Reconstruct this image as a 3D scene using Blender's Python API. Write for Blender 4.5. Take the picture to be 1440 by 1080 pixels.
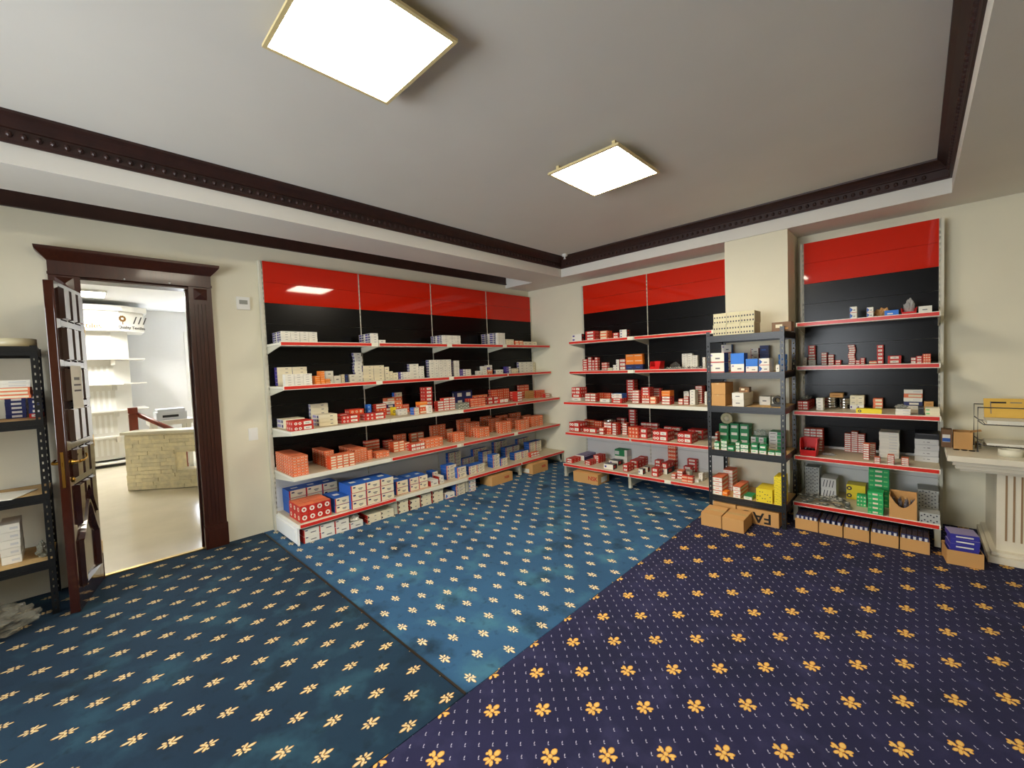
import bpy, bmesh, math, random
from mathutils import Matrix, Vector
random.seed(7)
for o in list(bpy.data.objects): bpy.data.objects.remove(o, do_unlink=True)
SC = bpy.context.scene
COL = SC.collection
# ------------------------------------------------------------------ camera
CAM = Vector((4.69087527, -5.27096176, 1.5741757)); F = 590.770435852124
yaw, pitch, roll = -0.76818756, -0.04297115, -0.03817894
fw = Vector((math.sin(yaw)*math.cos(pitch), math.cos(yaw)*math.cos(pitch), math.sin(pitch)))
r0 = Vector((math.cos(yaw), -math.sin(yaw), 0)); u0_ = r0.cross(fw)
cr, sr = math.cos(roll), math.sin(roll)
RT = cr*r0 + sr*u0_; UP = -sr*r0 + cr*u0_
cd = bpy.data.cameras.new('camera'); cam = bpy.data.objects.new('camera', cd); COL.objects.link(cam)
cam.matrix_world = Matrix(((RT.x, UP.x, -fw.x, CAM.x), (RT.y, UP.y, -fw.y, CAM.y), (RT.z, UP.z, -fw.z, CAM.z), (0, 0, 0, 1)))
cd.sensor_width = 36; cd.lens = F/1440*36; cd.clip_start = 0.05; cd.clip_end = 200
SC.camera = cam
def ray(u, v): return RT*((u-720)/F) - UP*((v-540)/F) + fw
def onp(u, v, ax, val):                      # the point where a pixel's ray meets the plane ax = val
    d = ray(u, v); t = (val-CAM[ax])/d[ax]; return CAM + d*t
# ------------------------------------------------------------------ world, exposure
W = bpy.data.worlds.new('sky'); SC.world = W; W.use_nodes = True
bg = W.node_tree.nodes['Background']; bg.inputs[0].default_value = (0.90, 0.95, 1.0, 1); bg.inputs[1].default_value = 15.0
SC.view_settings.view_transform = 'Standard'; SC.view_settings.look = 'None'
SC.view_settings.exposure = 0.32; SC.view_settings.gamma = 1.0; SC.view_settings.use_curve_mapping = False
LED = 41.0; HALL = 85.0
def portal(name, loc, rot, sx, sy):
    l = bpy.data.lights.new(name, 'AREA'); l.shape = 'RECTANGLE'; l.size = sx; l.size_y = sy; l.cycles.is_portal = True
    o = bpy.data.objects.new(name, l); COL.objects.link(o); o.location = loc; o.rotation_euler = rot
portal('window_behind_camera_offscreen', (2.4, -8.16, 1.65), (math.radians(90), 0, 0), 2.8, 1.7)
# ------------------------------------------------------------------ helpers: materials
def lin(c):
    f = lambda x: x/12.92 if x <= .04045 else ((x+.055)/1.055)**2.4
    return tuple(f(x/255) for x in c)
MATS = {}
def mat(name, rgb, rough=.6, metal=0., var=.0, noise=.0, nscale=8., spec=.5, coat=0., bump=0., bscale=60., trans=0., emit=None, wood=False, alpha=None, rvar=None):
    if name in MATS: return MATS[name]
    m = bpy.data.materials.new(name); m.use_nodes = True; nt = m.node_tree; N = nt.nodes; L = nt.links
    b = N['Principled BSDF']; col = lin(rgb)
    b.inputs['Base Color'].default_value = (*col, 1); b.inputs['Roughness'].default_value = rough
    b.inputs['Metallic'].default_value = metal; b.inputs['Specular IOR Level'].default_value = spec
    b.inputs['Coat Weight'].default_value = coat; b.inputs['Coat Roughness'].default_value = .08
    b.inputs['Transmission Weight'].default_value = trans
    if emit: b.inputs['Emission Color'].default_value = (*lin(emit[0]), 1); b.inputs['Emission Strength'].default_value = emit[1]
    src = None
    if noise or wood:
        tc = N.new('ShaderNodeTexCoord'); mp = N.new('ShaderNodeMapping'); L.new(tc.outputs['Object'], mp.inputs[0])
        if wood: mp.inputs['Scale'].default_value = wood
        nz = N.new('ShaderNodeTexNoise'); nz.inputs['Scale'].default_value = nscale; nz.inputs['Detail'].default_value = 5
        L.new(mp.outputs[0], nz.inputs['Vector'])
        mx = N.new('ShaderNodeMix'); mx.data_type = 'RGBA'
        rp = N.new('ShaderNodeMapRange'); rp.inputs[1].default_value = .3; rp.inputs[2].default_value = .7
        L.new(nz.outputs[0], rp.inputs[0]); L.new(rp.outputs[0], mx.inputs[0])
        k = noise or .3
        mx.inputs[6].default_value = (*[c*(1-k) for c in col], 1); mx.inputs[7].default_value = (*[min(1, c*(1+k)) for c in col], 1)
        src = mx.outputs[2]
    if var:
        oi = N.new('ShaderNodeObjectInfo'); mr = N.new('ShaderNodeMapRange'); mr.inputs[3].default_value = 1-var; mr.inputs[4].default_value = 1+var*.6
        L.new(oi.outputs['Random'], mr.inputs[0])
        ms = N.new('ShaderNodeVectorMath'); ms.operation = 'SCALE'
        if src: L.new(src, ms.inputs[0])
        else: ms.inputs[0].default_value = col
        L.new(mr.outputs[0], ms.inputs['Scale']); src = ms.outputs[0]
    if src: L.new(src, b.inputs['Base Color'])
    if bump:
        tc = N.new('ShaderNodeTexCoord'); nz = N.new('ShaderNodeTexNoise'); nz.inputs['Scale'].default_value = bscale; nz.inputs['Detail'].default_value = 4
        L.new(tc.outputs['Object'], nz.inputs['Vector']); bp = N.new('ShaderNodeBump'); bp.inputs['Strength'].default_value = bump; bp.inputs['Distance'].default_value = .01
        L.new(nz.outputs[0], bp.inputs['Height']); L.new(bp.outputs[0], b.inputs['Normal'])
    if alpha is not None:
        b.inputs['Alpha'].default_value = alpha
    MATS[name] = m; return m
# ------------------------------------------------------------------ helpers: meshes and objects
class MB:
    def __init__(s): s.v = []; s.f = []; s.m = []; s.mats = []; s.sm = []
    def mi(s, m):
        if m not in s.mats: s.mats.append(m)
        return s.mats.index(m)
    def poly(s, pts, m, smooth=False):
        b = len(s.v); s.v += [tuple(p) for p in pts]; s.f.append(tuple(range(b, b+len(pts)))); s.m.append(s.mi(m)); s.sm.append(smooth); return s
    def box(s, x0, x1, y0, y1, z0, z1, m, fm=None):
        b = len(s.v); s.v += [(x0,y0,z0),(x1,y0,z0),(x1,y1,z0),(x0,y1,z0),(x0,y0,z1),(x1,y0,z1),(x1,y1,z1),(x0,y1,z1)]
        for k, q in (('bottom',(0,3,2,1)),('top',(4,5,6,7)),('front',(0,1,5,4)),('right',(1,2,6,5)),('back',(2,3,7,6)),('left',(3,0,4,7))):
            s.f.append(tuple(b+i for i in q)); s.m.append(s.mi((fm or {}).get(k, m))); s.sm.append(False)
        return s
    def hull(s, lo, hi, m):                   # two same-length rings joined into a solid
        n = len(lo); b = len(s.v); s.v += [tuple(p) for p in lo]+[tuple(p) for p in hi]; k = s.mi(m)
        for i in range(n):
            j = (i+1) % n; s.f.append((b+i, b+j, b+n+j, b+n+i)); s.m.append(k); s.sm.append(False)
        s.f.append(tuple(b+i for i in reversed(range(n)))); s.m.append(k); s.sm.append(False)
        s.f.append(tuple(b+n+i for i in range(n))); s.m.append(k); s.sm.append(False); return s
    def lathe(s, prof, m, n=20, c=(0,0,0), axis='z', closed=False):
        b = len(s.v); k = s.mi(m)
        for r, h in prof:
            for i in range(n):
                a = 2*math.pi*i/n; x, y = r*math.cos(a), r*math.sin(a)
                p = (x, y, h) if axis == 'z' else ((x, h, y) if axis == 'y' else (h, x, y))
                s.v.append((p[0]+c[0], p[1]+c[1], p[2]+c[2]))
        P = len(prof)
        for q in range(P if closed else P-1):
            for i in range(n):
                j = (i+1) % n; q2 = (q+1) % P
                s.f.append((b+q*n+i, b+q*n+j, b+q2*n+j, b+q2*n+i)); s.m.append(k); s.sm.append(True)
        if not closed:
            for q, rv in ((0, True), (P-1, False)):
                if prof[q][0] > 1e-6:
                    id_ = [b+q*n+i for i in range(n)]; s.f.append(tuple(reversed(id_) if rv else id_)); s.m.append(k); s.sm.append(False)
        return s
    def tube(s, pts, r, m, n=8):
        pts = [Vector(p) for p in pts]; b = len(s.v); k = s.mi(m); P = len(pts); rs = r if isinstance(r, (list, tuple)) else [r]*P
        for i, p in enumerate(pts):
            t = (pts[min(i+1, P-1)]-pts[max(i-1, 0)]).normalized(); a = Vector((0,0,1)) if abs(t.z) < .9 else Vector((1,0,0))
            e1 = t.cross(a).normalized(); e2 = t.cross(e1)
            for j in range(n):
                w = 2*math.pi*j/n; s.v.append(tuple(p+e1*(rs[i]*math.cos(w))+e2*(rs[i]*math.sin(w))))
        for i in range(P-1):
            for j in range(n):
                j2 = (j+1) % n; s.f.append((b+i*n+j, b+i*n+j2, b+(i+1)*n+j2, b+(i+1)*n+j)); s.m.append(k); s.sm.append(True)
        s.f.append(tuple(b+j for j in reversed(range(n)))); s.m.append(k); s.sm.append(False)
        s.f.append(tuple(b+(P-1)*n+j for j in range(n))); s.m.append(k); s.sm.append(False); return s
    def mesh(s, name):
        me = bpy.data.meshes.new(name); me.from_pydata(s.v, [], s.f)
        for m in s.mats: me.materials.append(m)
        me.polygons.foreach_set('material_index', s.m); me.polygons.foreach_set('use_smooth', s.sm)
        me.update(); bm = bmesh.new(); bm.from_mesh(me); bmesh.ops.recalc_face_normals(bm, faces=bm.faces) if getattr(s, 'fix', False) else None
        bm.to_mesh(me); bm.free(); return me
def obj(name, mb, parent=None, loc=None, rot=None, label=None, cat=None, group=None, kind=None, bevel=0):
    me = mb.mesh(name) if isinstance(mb, MB) else mb
    o = bpy.data.objects.new(name, me); COL.objects.link(o)
    if loc is not None: o.location = loc
    if rot is not None: o.rotation_euler = rot
    if parent: o.parent = parent
    tag(o, label, cat, group, kind)
    if bevel:
        b = o.modifiers.new('b', 'BEVEL'); b.width = bevel; b.segments = 2; b.limit_method = 'ANGLE'
    return o
def tag(o, label=None, cat=None, group=None, kind=None):
    if label: o['label'] = label
    if cat: o['category'] = cat
    if group: o['group'] = group
    if kind: o['kind'] = kind
def empty(name, loc, rot=(0,0,0), label=None, cat=None, group=None, kind=None):
    o = bpy.data.objects.new(name, None); COL.objects.link(o); o.location = loc; o.rotation_euler = rot; o.empty_display_size = .1
    tag(o, label, cat, group, kind); return o
def B(*a, m=None): return MB().box(*a, m)
def text_mesh(txt, size, m, align='CENTER', extrude=.0008):
    c = bpy.data.curves.new('txt', 'FONT'); c.body = txt; c.size = size; c.align_x = align; c.align_y = 'CENTER'; c.extrude = extrude; c.offset = size*.018
    o = bpy.data.objects.new('txt', c); COL.objects.link(o); dg = bpy.context.evaluated_depsgraph_get()
    me = bpy.data.meshes.new_from_object(o.evaluated_get(dg)); bpy.data.objects.remove(o, do_unlink=True); bpy.data.curves.remove(c)
    me.materials.clear(); me.materials.append(m); return me
# ------------------------------------------------------------------ the setting
WALL = mat('wall_paint', (230,224,200), .85, noise=.02, nscale=3, bump=.05, bscale=90)
CEIL = mat('ceiling_paint', (226,222,212), .9, noise=.02, nscale=2)
WHITE = mat('white_paint', (236,235,228), .7)
DARKW = mat('dark_stained_wood', (62,27,15), .32, wood=(14,14,1.2), nscale=4, noise=.22, coat=.12)
CRWN = mat('crown_wood', (50,24,16), .5, wood=(2,2,2), nscale=6, noise=.25)
XW, YW = -0.03, 0.09            # planes of the two walls in view
ZS, ZC = 2.81, 3.08             # soffit and tray ceiling heights
XE, YB = 6.6, -8.1              # far walls
def struct(name, mb, parent=None, **k): return obj(name, mb, parent, kind='structure', **k)
struct('floor', B(-.03, XE+.2, YB-.2, YW+.2, -.2, -.008, m=mat('concrete', (120,116,110), .9, noise=.05)))
# wall with the door (x = XW), opening y -5.20..-4.53, z 0..2.38
w = MB(); t = .17
w.box(XW-t, XW, -4.505, YW+.2, -.2, 3.3, WALL); w.box(XW-t, XW, YB-.2, -5.235, -.2, 3.3, WALL); w.box(XW-t, XW, -5.235, -4.505, 2.40, 3.3, WALL)
struct('wall_door_side', w)
struct('wall_shelf_side', B(XW, XE+.2, YW, YW+.2, -.2, 3.3, m=WALL))
# back wall with a window (daylight comes from behind the camera)
w = MB(); w.box(XW, 1.0, YB-.2, YB, -.2, 3.3, WALL); w.box(3.8, XE+.2, YB-.2, YB, -.2, 3.3, WALL); w.box(1.0, 3.8, YB-.2, YB, -.2, .8, WALL); w.box(1.0, 3.8, YB-.2, YB, 2.5, 3.3, WALL)
struct('wall_window_side', w)
struct('wall_mantel_side', B(XE, XE+.2, YB-.2, YW+.2, -.2, 3.3, m=WALL))
def glassmat():
    m = bpy.data.materials.new('window_glass'); m.use_nodes = True; N = m.node_tree.nodes; L = m.node_tree.links
    N.remove(N['Principled BSDF']); t = N.new('ShaderNodeBsdfTransparent'); g = N.new('ShaderNodeBsdfGlossy'); g.inputs['Roughness'].default_value = .02
    fr = N.new('ShaderNodeFresnel'); mx = N.new('ShaderNodeMixShader'); L.new(fr.outputs[0], mx.inputs[0]); L.new(t.outputs[0], mx.inputs[1]); L.new(g.outputs[0], mx.inputs[2])
    L.new(mx.outputs[0], N['Material Output'].inputs[0]); return m
GLASS = glassmat()
wf = MB()
for a, b in ((1.0,1.07),(1.9,1.96),(2.84,2.9),(3.73,3.8)): wf.box(a, b, YB-.14, YB-.06, .8, 2.5, WHITE)
for a, b in ((.8,.87),(2.43,2.5)): wf.box(1.0, 3.8, YB-.135, YB-.065, a, b, WHITE)
o = struct('window_1', wf); obj('pane', B(1.07, 3.73, YB-.105, YB-.1, .87, 2.43, m=GLASS), o)
# ceiling: tray, soffits, slot along the door wall
TX0, TX1, TY0, TY1 = 1.03, 4.885, -.385, -7.3
struct('ceiling', B(XW-.17, XE+.2, YB-.2, YW+.2, ZC, ZC+.12, m=CEIL))
struct('ceiling_soffit_door_side', B(.54, TX0, YB, -.45, ZS, ZC, m=CEIL))
struct('ceiling_soffit_corner', MB().box(XW, TX0, -.45, YW, ZS, ZC, CEIL))
struct('ceiling_soffit_shelf_side', B(TX0, XE, TY0, YW, ZS, ZC, m=CEIL))
struct('ceiling_soffit_mantel_side', B(TX1, XE, YB, TY0, ZS, ZC, m=CEIL))
struct('ceiling_soffit_window_side', B(TX0, TX1, YB, TY1, ZS, ZC, m=CEIL))
# pillar that stands out from the shelf wall
struct('wall_pillar', B(3.2, 3.775, -.37, YW, 0, ZS, m=WALL))
# crown moulding with beads
PROF = [(0,2.925),(.012,2.925),(.016,2.935),(.020,2.94),(.020,3.0),(.028,3.004),(.032,3.012),(.045,3.03),(.062,3.05),(.078,3.062),(.084,3.066),(.086,3.0801),(0,3.0801)]
def crown(name, p, d, n, L_):
    # p start on the band line, d along, n into the room
    m = MB(); m.fix = True; P, D, NN = Vector(p), Vector(d), Vector(n); lo, hi = [], []
    for o_, z in PROF:
        lo.append(P+NN*o_+D*o_+Vector((0,0,z))); hi.append(P+NN*o_+D*(L_-o_)+Vector((0,0,z)))
    m.hull(lo, hi, CRWN)
    tr = struct(name, m)
    b = MB(); k = int(L_/.056)
    for i in range(2, k-1):
        q = P+D*(i*.056)+NN*.02
        for (r1, r2, h1, h2) in (((.016),(.014),0,.009),((.014),(.006),.009,.016)):
            lo = [q+D*(r1*math.cos(a))+Vector((0,0,2.970+r1*1.25*math.sin(a)))+NN*(h1-.001) for a in [2*math.pi*j/7 for j in range(7)]]
            hi = [q+D*(r2*math.cos(a))+Vector((0,0,2.970+r2*1.25*math.sin(a)))+NN*h2 for a in [2*math.pi*j/7 for j in range(7)]]
            b.hull(lo, hi, CRWN)
    b.fix = True
    obj('bead_row', b, tr, kind='stuff')
crown('trim_1', (TX0, TY1, 0), (0,1,0), (1,0,0), TY0-TY1)
crown('trim_2', (TX0, TY0, 0), (1,0,0), (0,-1,0), TX1-TX0)
crown('trim_3', (TX1, TY1, 0), (0,1,0), (-1,0,0), TY0-TY1)
crown('trim_4', (TX0, TY1, 0), (1,0,0), (0,1,0), TX1-TX0)
struct('trim_5', MB().box(XW, XW+.02, YB, -.452, 2.872, 3.05, CRWN).box(XW, XW+.03, YB, -.452, 2.86, 2.876, CRWN))
# ------------------------------------------------------------------ carpets with woven fleur-de-lis
def nodes_math(nt):
    def m(op, a, b=None, c=None):
        n = nt.nodes.new('ShaderNodeMath'); n.operation = op
        for i, x in enumerate((a, b, c)):
            if x is None: continue
            if isinstance(x, (int, float)): n.inputs[i].default_value = x
            else: nt.links.new(x, n.inputs[i])
        return n.outputs[0]
    return m
def motif(m, lx, ly, parts):
    out = None
    for cx, cy, rx, ry, a in parts:
        dx = m('SUBTRACT', lx, cx); dy = m('SUBTRACT', ly, cy); c, s = math.cos(a), math.sin(a)
        p = m('ADD', m('MULTIPLY', dx, c/rx), m('MULTIPLY', dy, s/rx)); q = m('ADD', m('MULTIPLY', dx, -s/ry), m('MULTIPLY', dy, c/ry))
        e = m('SUBTRACT', 1., m('ADD', m('MULTIPLY', p, p), m('MULTIPLY', q, q)))
        out = e if out is None else m('MAXIMUM', out, e)
    return out
def carpet(name, base, base2, worn, x0, y0, px, py, parts, swap=False, flip=True, gold=((214,170,90),(236,214,160)), dots=None, nsc=1.3, dark=None):
    mt = bpy.data.materials.new(name); mt.use_nodes = True; nt = mt.node_tree; N = nt.nodes; L = nt.links; b = N['Principled BSDF']; m = nodes_math(nt)
    tc = N.new('ShaderNodeTexCoord'); sp = N.new('ShaderNodeSeparateXYZ'); L.new(tc.outputs['Object'], sp.inputs[0]); X, Y = sp.outputs[0], sp.outputs[1]
    wob = N.new('ShaderNodeTexNoise'); wob.inputs['Scale'].default_value = 240; L.new(tc.outputs['Object'], wob.inputs['Vector'])
    fuzz = m('MULTIPLY', m('SUBTRACT', wob.outputs[0], .5), .55)
    def cell(sh):
        fx = m('MULTIPLY', m('SUBTRACT', m('FRACT', m('ADD', m('DIVIDE', m('SUBTRACT', X, x0), px), .5+sh)), .5), px)
        fy = m('MULTIPLY', m('SUBTRACT', m('FRACT', m('ADD', m('DIVIDE', m('SUBTRACT', Y, y0), py), .5+sh)), .5), py)
        return (fy, fx) if swap else (fx, fy)
    a1, b1 = cell(0); a2, b2 = cell(.5)
    if flip: b2 = m('MULTIPLY', b2, -1.)
    e = m('MAXIMUM', motif(m, a1, b1, parts), motif(m, a2, b2, parts)); e = m('ADD', e, fuzz)
    mask = m('GREATER_THAN', e, .0); core = m('GREATER_THAN', e, .42)
    def ns(scale, det, lo, hi):
        n = N.new('ShaderNodeTexNoise'); n.inputs['Scale'].default_value = scale; n.inputs['Detail'].default_value = det; L.new(tc.outputs['Object'], n.inputs['Vector'])
        r = N.new('ShaderNodeMapRange'); r.inputs[1].default_value = lo; r.inputs[2].default_value = hi; L.new(n.outputs[0], r.inputs[0]); return r.outputs[0]
    def mix(f, c1, c2):
        x = N.new('ShaderNodeMix'); x.data_type = 'RGBA'
        if isinstance(f, (int, float)): x.inputs[0].default_value = f
        else: L.new(f, x.inputs[0])
        for i, c in ((6, c1), (7, c2)):
            if isinstance(c, tuple): x.inputs[i].default_value = (*lin(c), 1)
            else: L.new(c, x.inputs[i])
        return x.outputs[2]
    g = mix(ns(nsc, 6, .35, .68), base, base2); g = mix(m('MULTIPLY', ns(nsc*2.7, 8, .52, .72), .7), g, worn)
    if dark: g = mix(m('MULTIPLY', ns(3.1, 9, .57, .70), .8), g, dark); g = mix(m('MULTIPLY', ns(17, 6, .58, .74), .5), g, dark)
    g = mix(m('MULTIPLY', ns(420, 2, .35, .75), .35), g, (16,18,30))
    if dots:
        dx, dy = dots
        def dc(sh):
            fx = m('MULTIPLY', m('SUBTRACT', m('FRACT', m('ADD', m('DIVIDE', m('SUBTRACT', X, x0), dx), .5+sh)), .5), dx)
            fy = m('MULTIPLY', m('SUBTRACT', m('FRACT', m('ADD', m('DIVIDE', m('SUBTRACT', Y, y0), dy), .5+sh)), .5), dy)
            return motif(m, fx, fy, [(-.002,.003,.0022,.0065,.5),(.005,-.004,.0035,.0024,.6)])
        d = m('GREATER_THAN', m('ADD', m('MAXIMUM', dc(0), dc(.5)), m('MULTIPLY', fuzz, .6)), 0.)
        g = mix(m('MULTIPLY', d, .8), g, (190,188,205))
    gold_c = mix(core, gold[0], gold[1]); gold_c = mix(m('MULTIPLY', ns(300, 2, .4, .7), .35), gold_c, (150,104,48))
    c = mix(m('MULTIPLY', mask, .95), g, gold_c)
    L.new(c, b.inputs['Base Color']); b.inputs['Roughness'].default_value = .95; b.inputs['Specular IOR Level'].default_value = .15
    b.inputs['Sheen Weight'].default_value = .03
    nb = N.new('ShaderNodeTexNoise'); nb.inputs['Scale'].default_value = 600; L.new(tc.outputs['Object'], nb.inputs['Vector'])
    bp = N.new('ShaderNodeBump'); bp.inputs['Strength'].default_value = .5; bp.inputs['Distance'].default_value = .004; L.new(nb.outputs[0], bp.inputs['Height']); L.new(bp.outputs[0], b.inputs['Normal'])
    return mt
LIS = [(0,.026,.0075,.020,0),(.015,.010,.0065,.014,-.75),(-.015,.010,.0065,.014,.75),(.020,.0,.005,.006,0),(-.020,.0,.005,.006,0),(0,.0,.012,.006,0),(.013,-.018,.006,.010,.65),(-.013,-.018,.006,.010,-.65),(0,-.026,.0055,.018,0)]
LISN = [tuple(x*.86 for x in q_[:4])+q_[4:] for q_ in [(0,.030,.014,.020,0),(.026,.008,.010,.019,-.9),(-.026,.008,.010,.019,.9),(.034,-.004,.008,.008,0),(-.034,-.004,.008,.008,0),(0,0,.012,.012,0),(.016,-.026,.009,.016,.55),(-.016,-.026,.009,.016,-.55),(0,-.028,.008,.020,0)]]
SY, SX = -4.055, 3.125
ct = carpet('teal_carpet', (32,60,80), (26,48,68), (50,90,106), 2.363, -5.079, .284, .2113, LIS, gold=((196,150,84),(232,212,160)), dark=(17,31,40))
cb = carpet('blue_carpet', (56,100,138), (48,86,120), (78,132,150), 2.632, -3.970, .2135, .284, LIS, swap=True, gold=((206,168,96),(246,236,200)), dark=(24,46,62))
cn = carpet('navy_carpet', (44,44,78), (36,38,66), (60,60,96), 3.292, -4.351, .339, .3155, LISN, flip=False, gold=((214,150,60),(240,200,110)), dots=(.0848,.0789), nsc=2.2)
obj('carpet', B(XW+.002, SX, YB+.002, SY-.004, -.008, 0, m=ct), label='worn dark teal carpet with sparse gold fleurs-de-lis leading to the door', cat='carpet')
obj('carpet', B(XW+.002, SX, SY+.004, YW-.002, -.008, 0, m=cb), label='blue-green carpet with pale gold fleurs-de-lis between the corner shelf units', cat='carpet')
obj('carpet', B(SX+.004, XE-.002, YB+.002, YW-.002, -.008, .0, m=cn), label='navy carpet with large gold fleurs-de-lis and white flecks before the mantelpiece', cat='carpet')
obj('seam_strip', MB().box(.05, SX-.002, SY-.006, SY+.006, -.006, .005, mat('seam_metal', (60,52,44), .45, .6)), label='dark metal strip covering the seam between the two blue-green carpets', cat='strip')
obj('threshold_strip', MB().box(XW-.04, XW+.004, -5.2, -4.53, -.004, .008, mat('brass_strip', (190,160,90), .35, .8)), label='thin brass threshold strip across the doorway', cat='strip')
obj('sprinkler', MB().lathe([(.035,ZC+.002),(.04,ZC-.02),(.034,ZC-.03),(.012,ZC-.034),(.010,ZC-.06),(.018,ZC-.062),(.018,ZC-.066),(0,ZC-.066)], WHITE, c=(1.20,-.52,0)), label='small white ceiling detector in the tray corner', cat='detector')
obj('socket_plate', MB().box(XW, XW+.010, -4.13, -4.05, .94, 1.06, WHITE).box(XW+.01, XW+.013, -4.12, -4.06, .96, 1.04, WHITE), label='white switch plate on the wall beside the door', cat='switch')
obj('thermostat', MB().box(XW, XW+.02, -4.16, -4.05, 2.22, 2.34, WHITE).box(XW+.02, XW+.022, -4.14, -4.07, 2.27, 2.31, mat('grey_lcd', (150,150,140), .4)), label='small square white sensor box high on the wall beside the door frame', cat='sensor')
# ------------------------------------------------------------------ ceiling lamps
LEDM = mat('led_diffuser', (255,255,255), .5, emit=((255,243,220), LED)); CREAM = mat('cream_metal', (226,206,150), .4)
def ledpanel(x, y, sx, sy, label):
    t = empty('ceiling_lamp', (x, y, ZC), label=label, cat='lamp', group='square ceiling lamps')
    z0, z1 = -.062, -.048; a, b = sx/2, sy/2; w = .018
    f = MB(); f.box(-a, a, -b, -b+w, z0, z1, CREAM).box(-a, a, b-w, b, z0, z1, CREAM).box(-a, -a+w, -b+w, b-w, z0, z1, CREAM).box(a-w, a, -b+w, b-w, z0, z1, CREAM)
    f.box(-a+.004, a-.004, -b+.004, b-.004, z1, z1+.004, CREAM); obj('frame', f, t)
    obj('diffuser', B(-a+w, a-w, -b+w, b-w, z0+.003, z1-.001, m=LEDM), t)
    for sx_, sy_ in ((-1,-1),(-1,1),(1,-1),(1,1)): obj('hanger', B(sx_*a*.8-.012, sx_*a*.8+.012, sy_*(b-.05)-.008, sy_*(b-.05)+.008, z1+.004, 0, m=CREAM), t)
    obj('driver_box', B(-a+.01, -a+.05, -.12, .1, z1+.004, -.012, m=CREAM), t)
ledpanel(2.915, -4.315, .61, .61, 'square lit ceiling lamp at the door end of the tray')
ledpanel(2.958, -2.37, .60, .63, 'square lit ceiling lamp at the shelf corner end of the tray')
# ------------------------------------------------------------------ shelf units
ZSH = [1.884, 1.467, 1.051, .626, .199]; DSH = [.387, .397, .553, .537, .604]; PT = 2.707; PH = .2065
RED = mat('red_laminate', (204,38,16), .04, spec=.30); BLK = mat('black_laminate', (10,9,9), .24, spec=.22); GRY = mat('pale_grey_panel', (214,214,210), .35)
MET = mat('cream_steel', (214,210,190), .4, spec=.5); RAIL = mat('rail_white', (232,228,210), .35); RRED = mat('rail_red', (214,44,28), .3, var=.06)
TAGM = mat('paper_tag', (240,236,214), .7)
BOARD = mat('shelf_top', (205,190,160), .5, noise=.06, nscale=5)
# local frame of a unit: x along (0 at the first post), y = 0 panel face, -y towards the room, z up
def gondola(name, loc, rotz, wid, n, label, reds, whites_tags, end_l=True):
    t = empty(name, loc, (0,0,rotz), label, 'shelf unit')
    pm = {}
    for i in range(n):
        for k in range(13):
            m = RED if k < 2 else (BLK if k < 10 else GRY); z1 = PT-k*PH; z0 = max(z1-PH, .02)
            key = (m.name, round(z1-z0, 3))
            if key not in pm: pm[key] = MB().box(-wid/2+.006, wid/2-.006, 0, .018, .0012, z1-z0-.0012, m).mesh('back_panel')
            obj('back_panel', pm[key], t, ((i+.5)*wid, 0, z0))
    pb = MB().box(-.006, -.0035, -.002, .018, .0, PT-.004, MET).box(.0035, .006, -.002, .018, 0, PT-.004, MET).box(-.02, .02, .0181, .06, 0, PT-.004, MET)
    for q in range(int((PT-.01)/.05)): pb.box(-.0035, .0035, -.002, .018, q*.05, q*.05+.0225, MET)      # bridges between the real slots
    post = pb.mesh('upright')
    foot = MB().box(-.018, .018, -DSH[4]+.02, -.003, .045, .15, MET).box(-.018, .018, -DSH[4]+.02, -DSH[4]+.06, .012, .15, MET).box(-.008, .008, -DSH[4]+.03, -DSH[4]+.046, 0, .014, mat('foot_black', (30,30,30), .5)).mesh('base_foot')
    for i in range(n+1):
        up_ = obj('upright', post, t, (i*wid, 0, 0))
        if i in (0, n): sg = -1 if i == 0 else 1; obj('side_channel', MB().box(min(sg*.0065, sg*.026), max(sg*.0065, sg*.026), -.004, .05, 0, PT, MET), up_)
        if 0 < i < n or (i == 0 and not end_l) or i == n: obj('base_foot', foot, t, (i*wid+(-.02 if i == n else (.02 if i == 0 else 0)), 0, 0))
    if end_l:
        e = MB().box(-.012, .006, -DSH[4]+.01, -.003, .012, .17, WHITE).box(-.02, -.012, -DSH[4]+.05, -.06, .03, .15, WHITE).box(-.01, .006, -DSH[4]+.012, -DSH[4]+.03, 0, .012, MET)
        obj('end_panel', e, t)
    for s in range(5):
        D = DSH[s]; z = ZSH[s]
        for i in range(n):
            sh = MB().box(.004, wid-.004, -D+.002, -.004, -.028, -.006, BOARD, {'bottom': GRY, 'front': RAIL, 'left': RAIL, 'right': RAIL}).mesh('shelf')
            so = obj('shelf', sh, t, (i*wid, 0, z))
            rd = reds[s][i] == 'r'
            r = MB().box(.003, wid-.003, -D-.006, -D+.002, -.040, 0, RAIL)
            if rd: r.box(.012, wid-.012, -D-.0085, -D-.006, -.034, -.006, RRED)
            obj('price_rail', r, so)
            for xx in (.006, wid-.012):
                br = MB(); br.hull([(xx,-.004,-.03),(xx+.006,-.004,-.03),(xx+.006,-.004,-.1),(xx,-.004,-.1)], [(xx,-D+.01,-.03),(xx+.006,-D+.01,-.03),(xx+.006,-D+.01,-.042),(xx,-D+.01,-.042)], MET)
                br.fix = True; obj('bracket', br, so)
            if (s, i) in whites_tags:
                x = whites_tags[(s, i)]*wid; obj('price_tag', B(x-.045, x+.03, -D-.0105, -D-.0085, -.041, .001, m=TAGM), so)
    return t
AO = Vector((.03, -3.94, 0)); WA = 1.0
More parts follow.
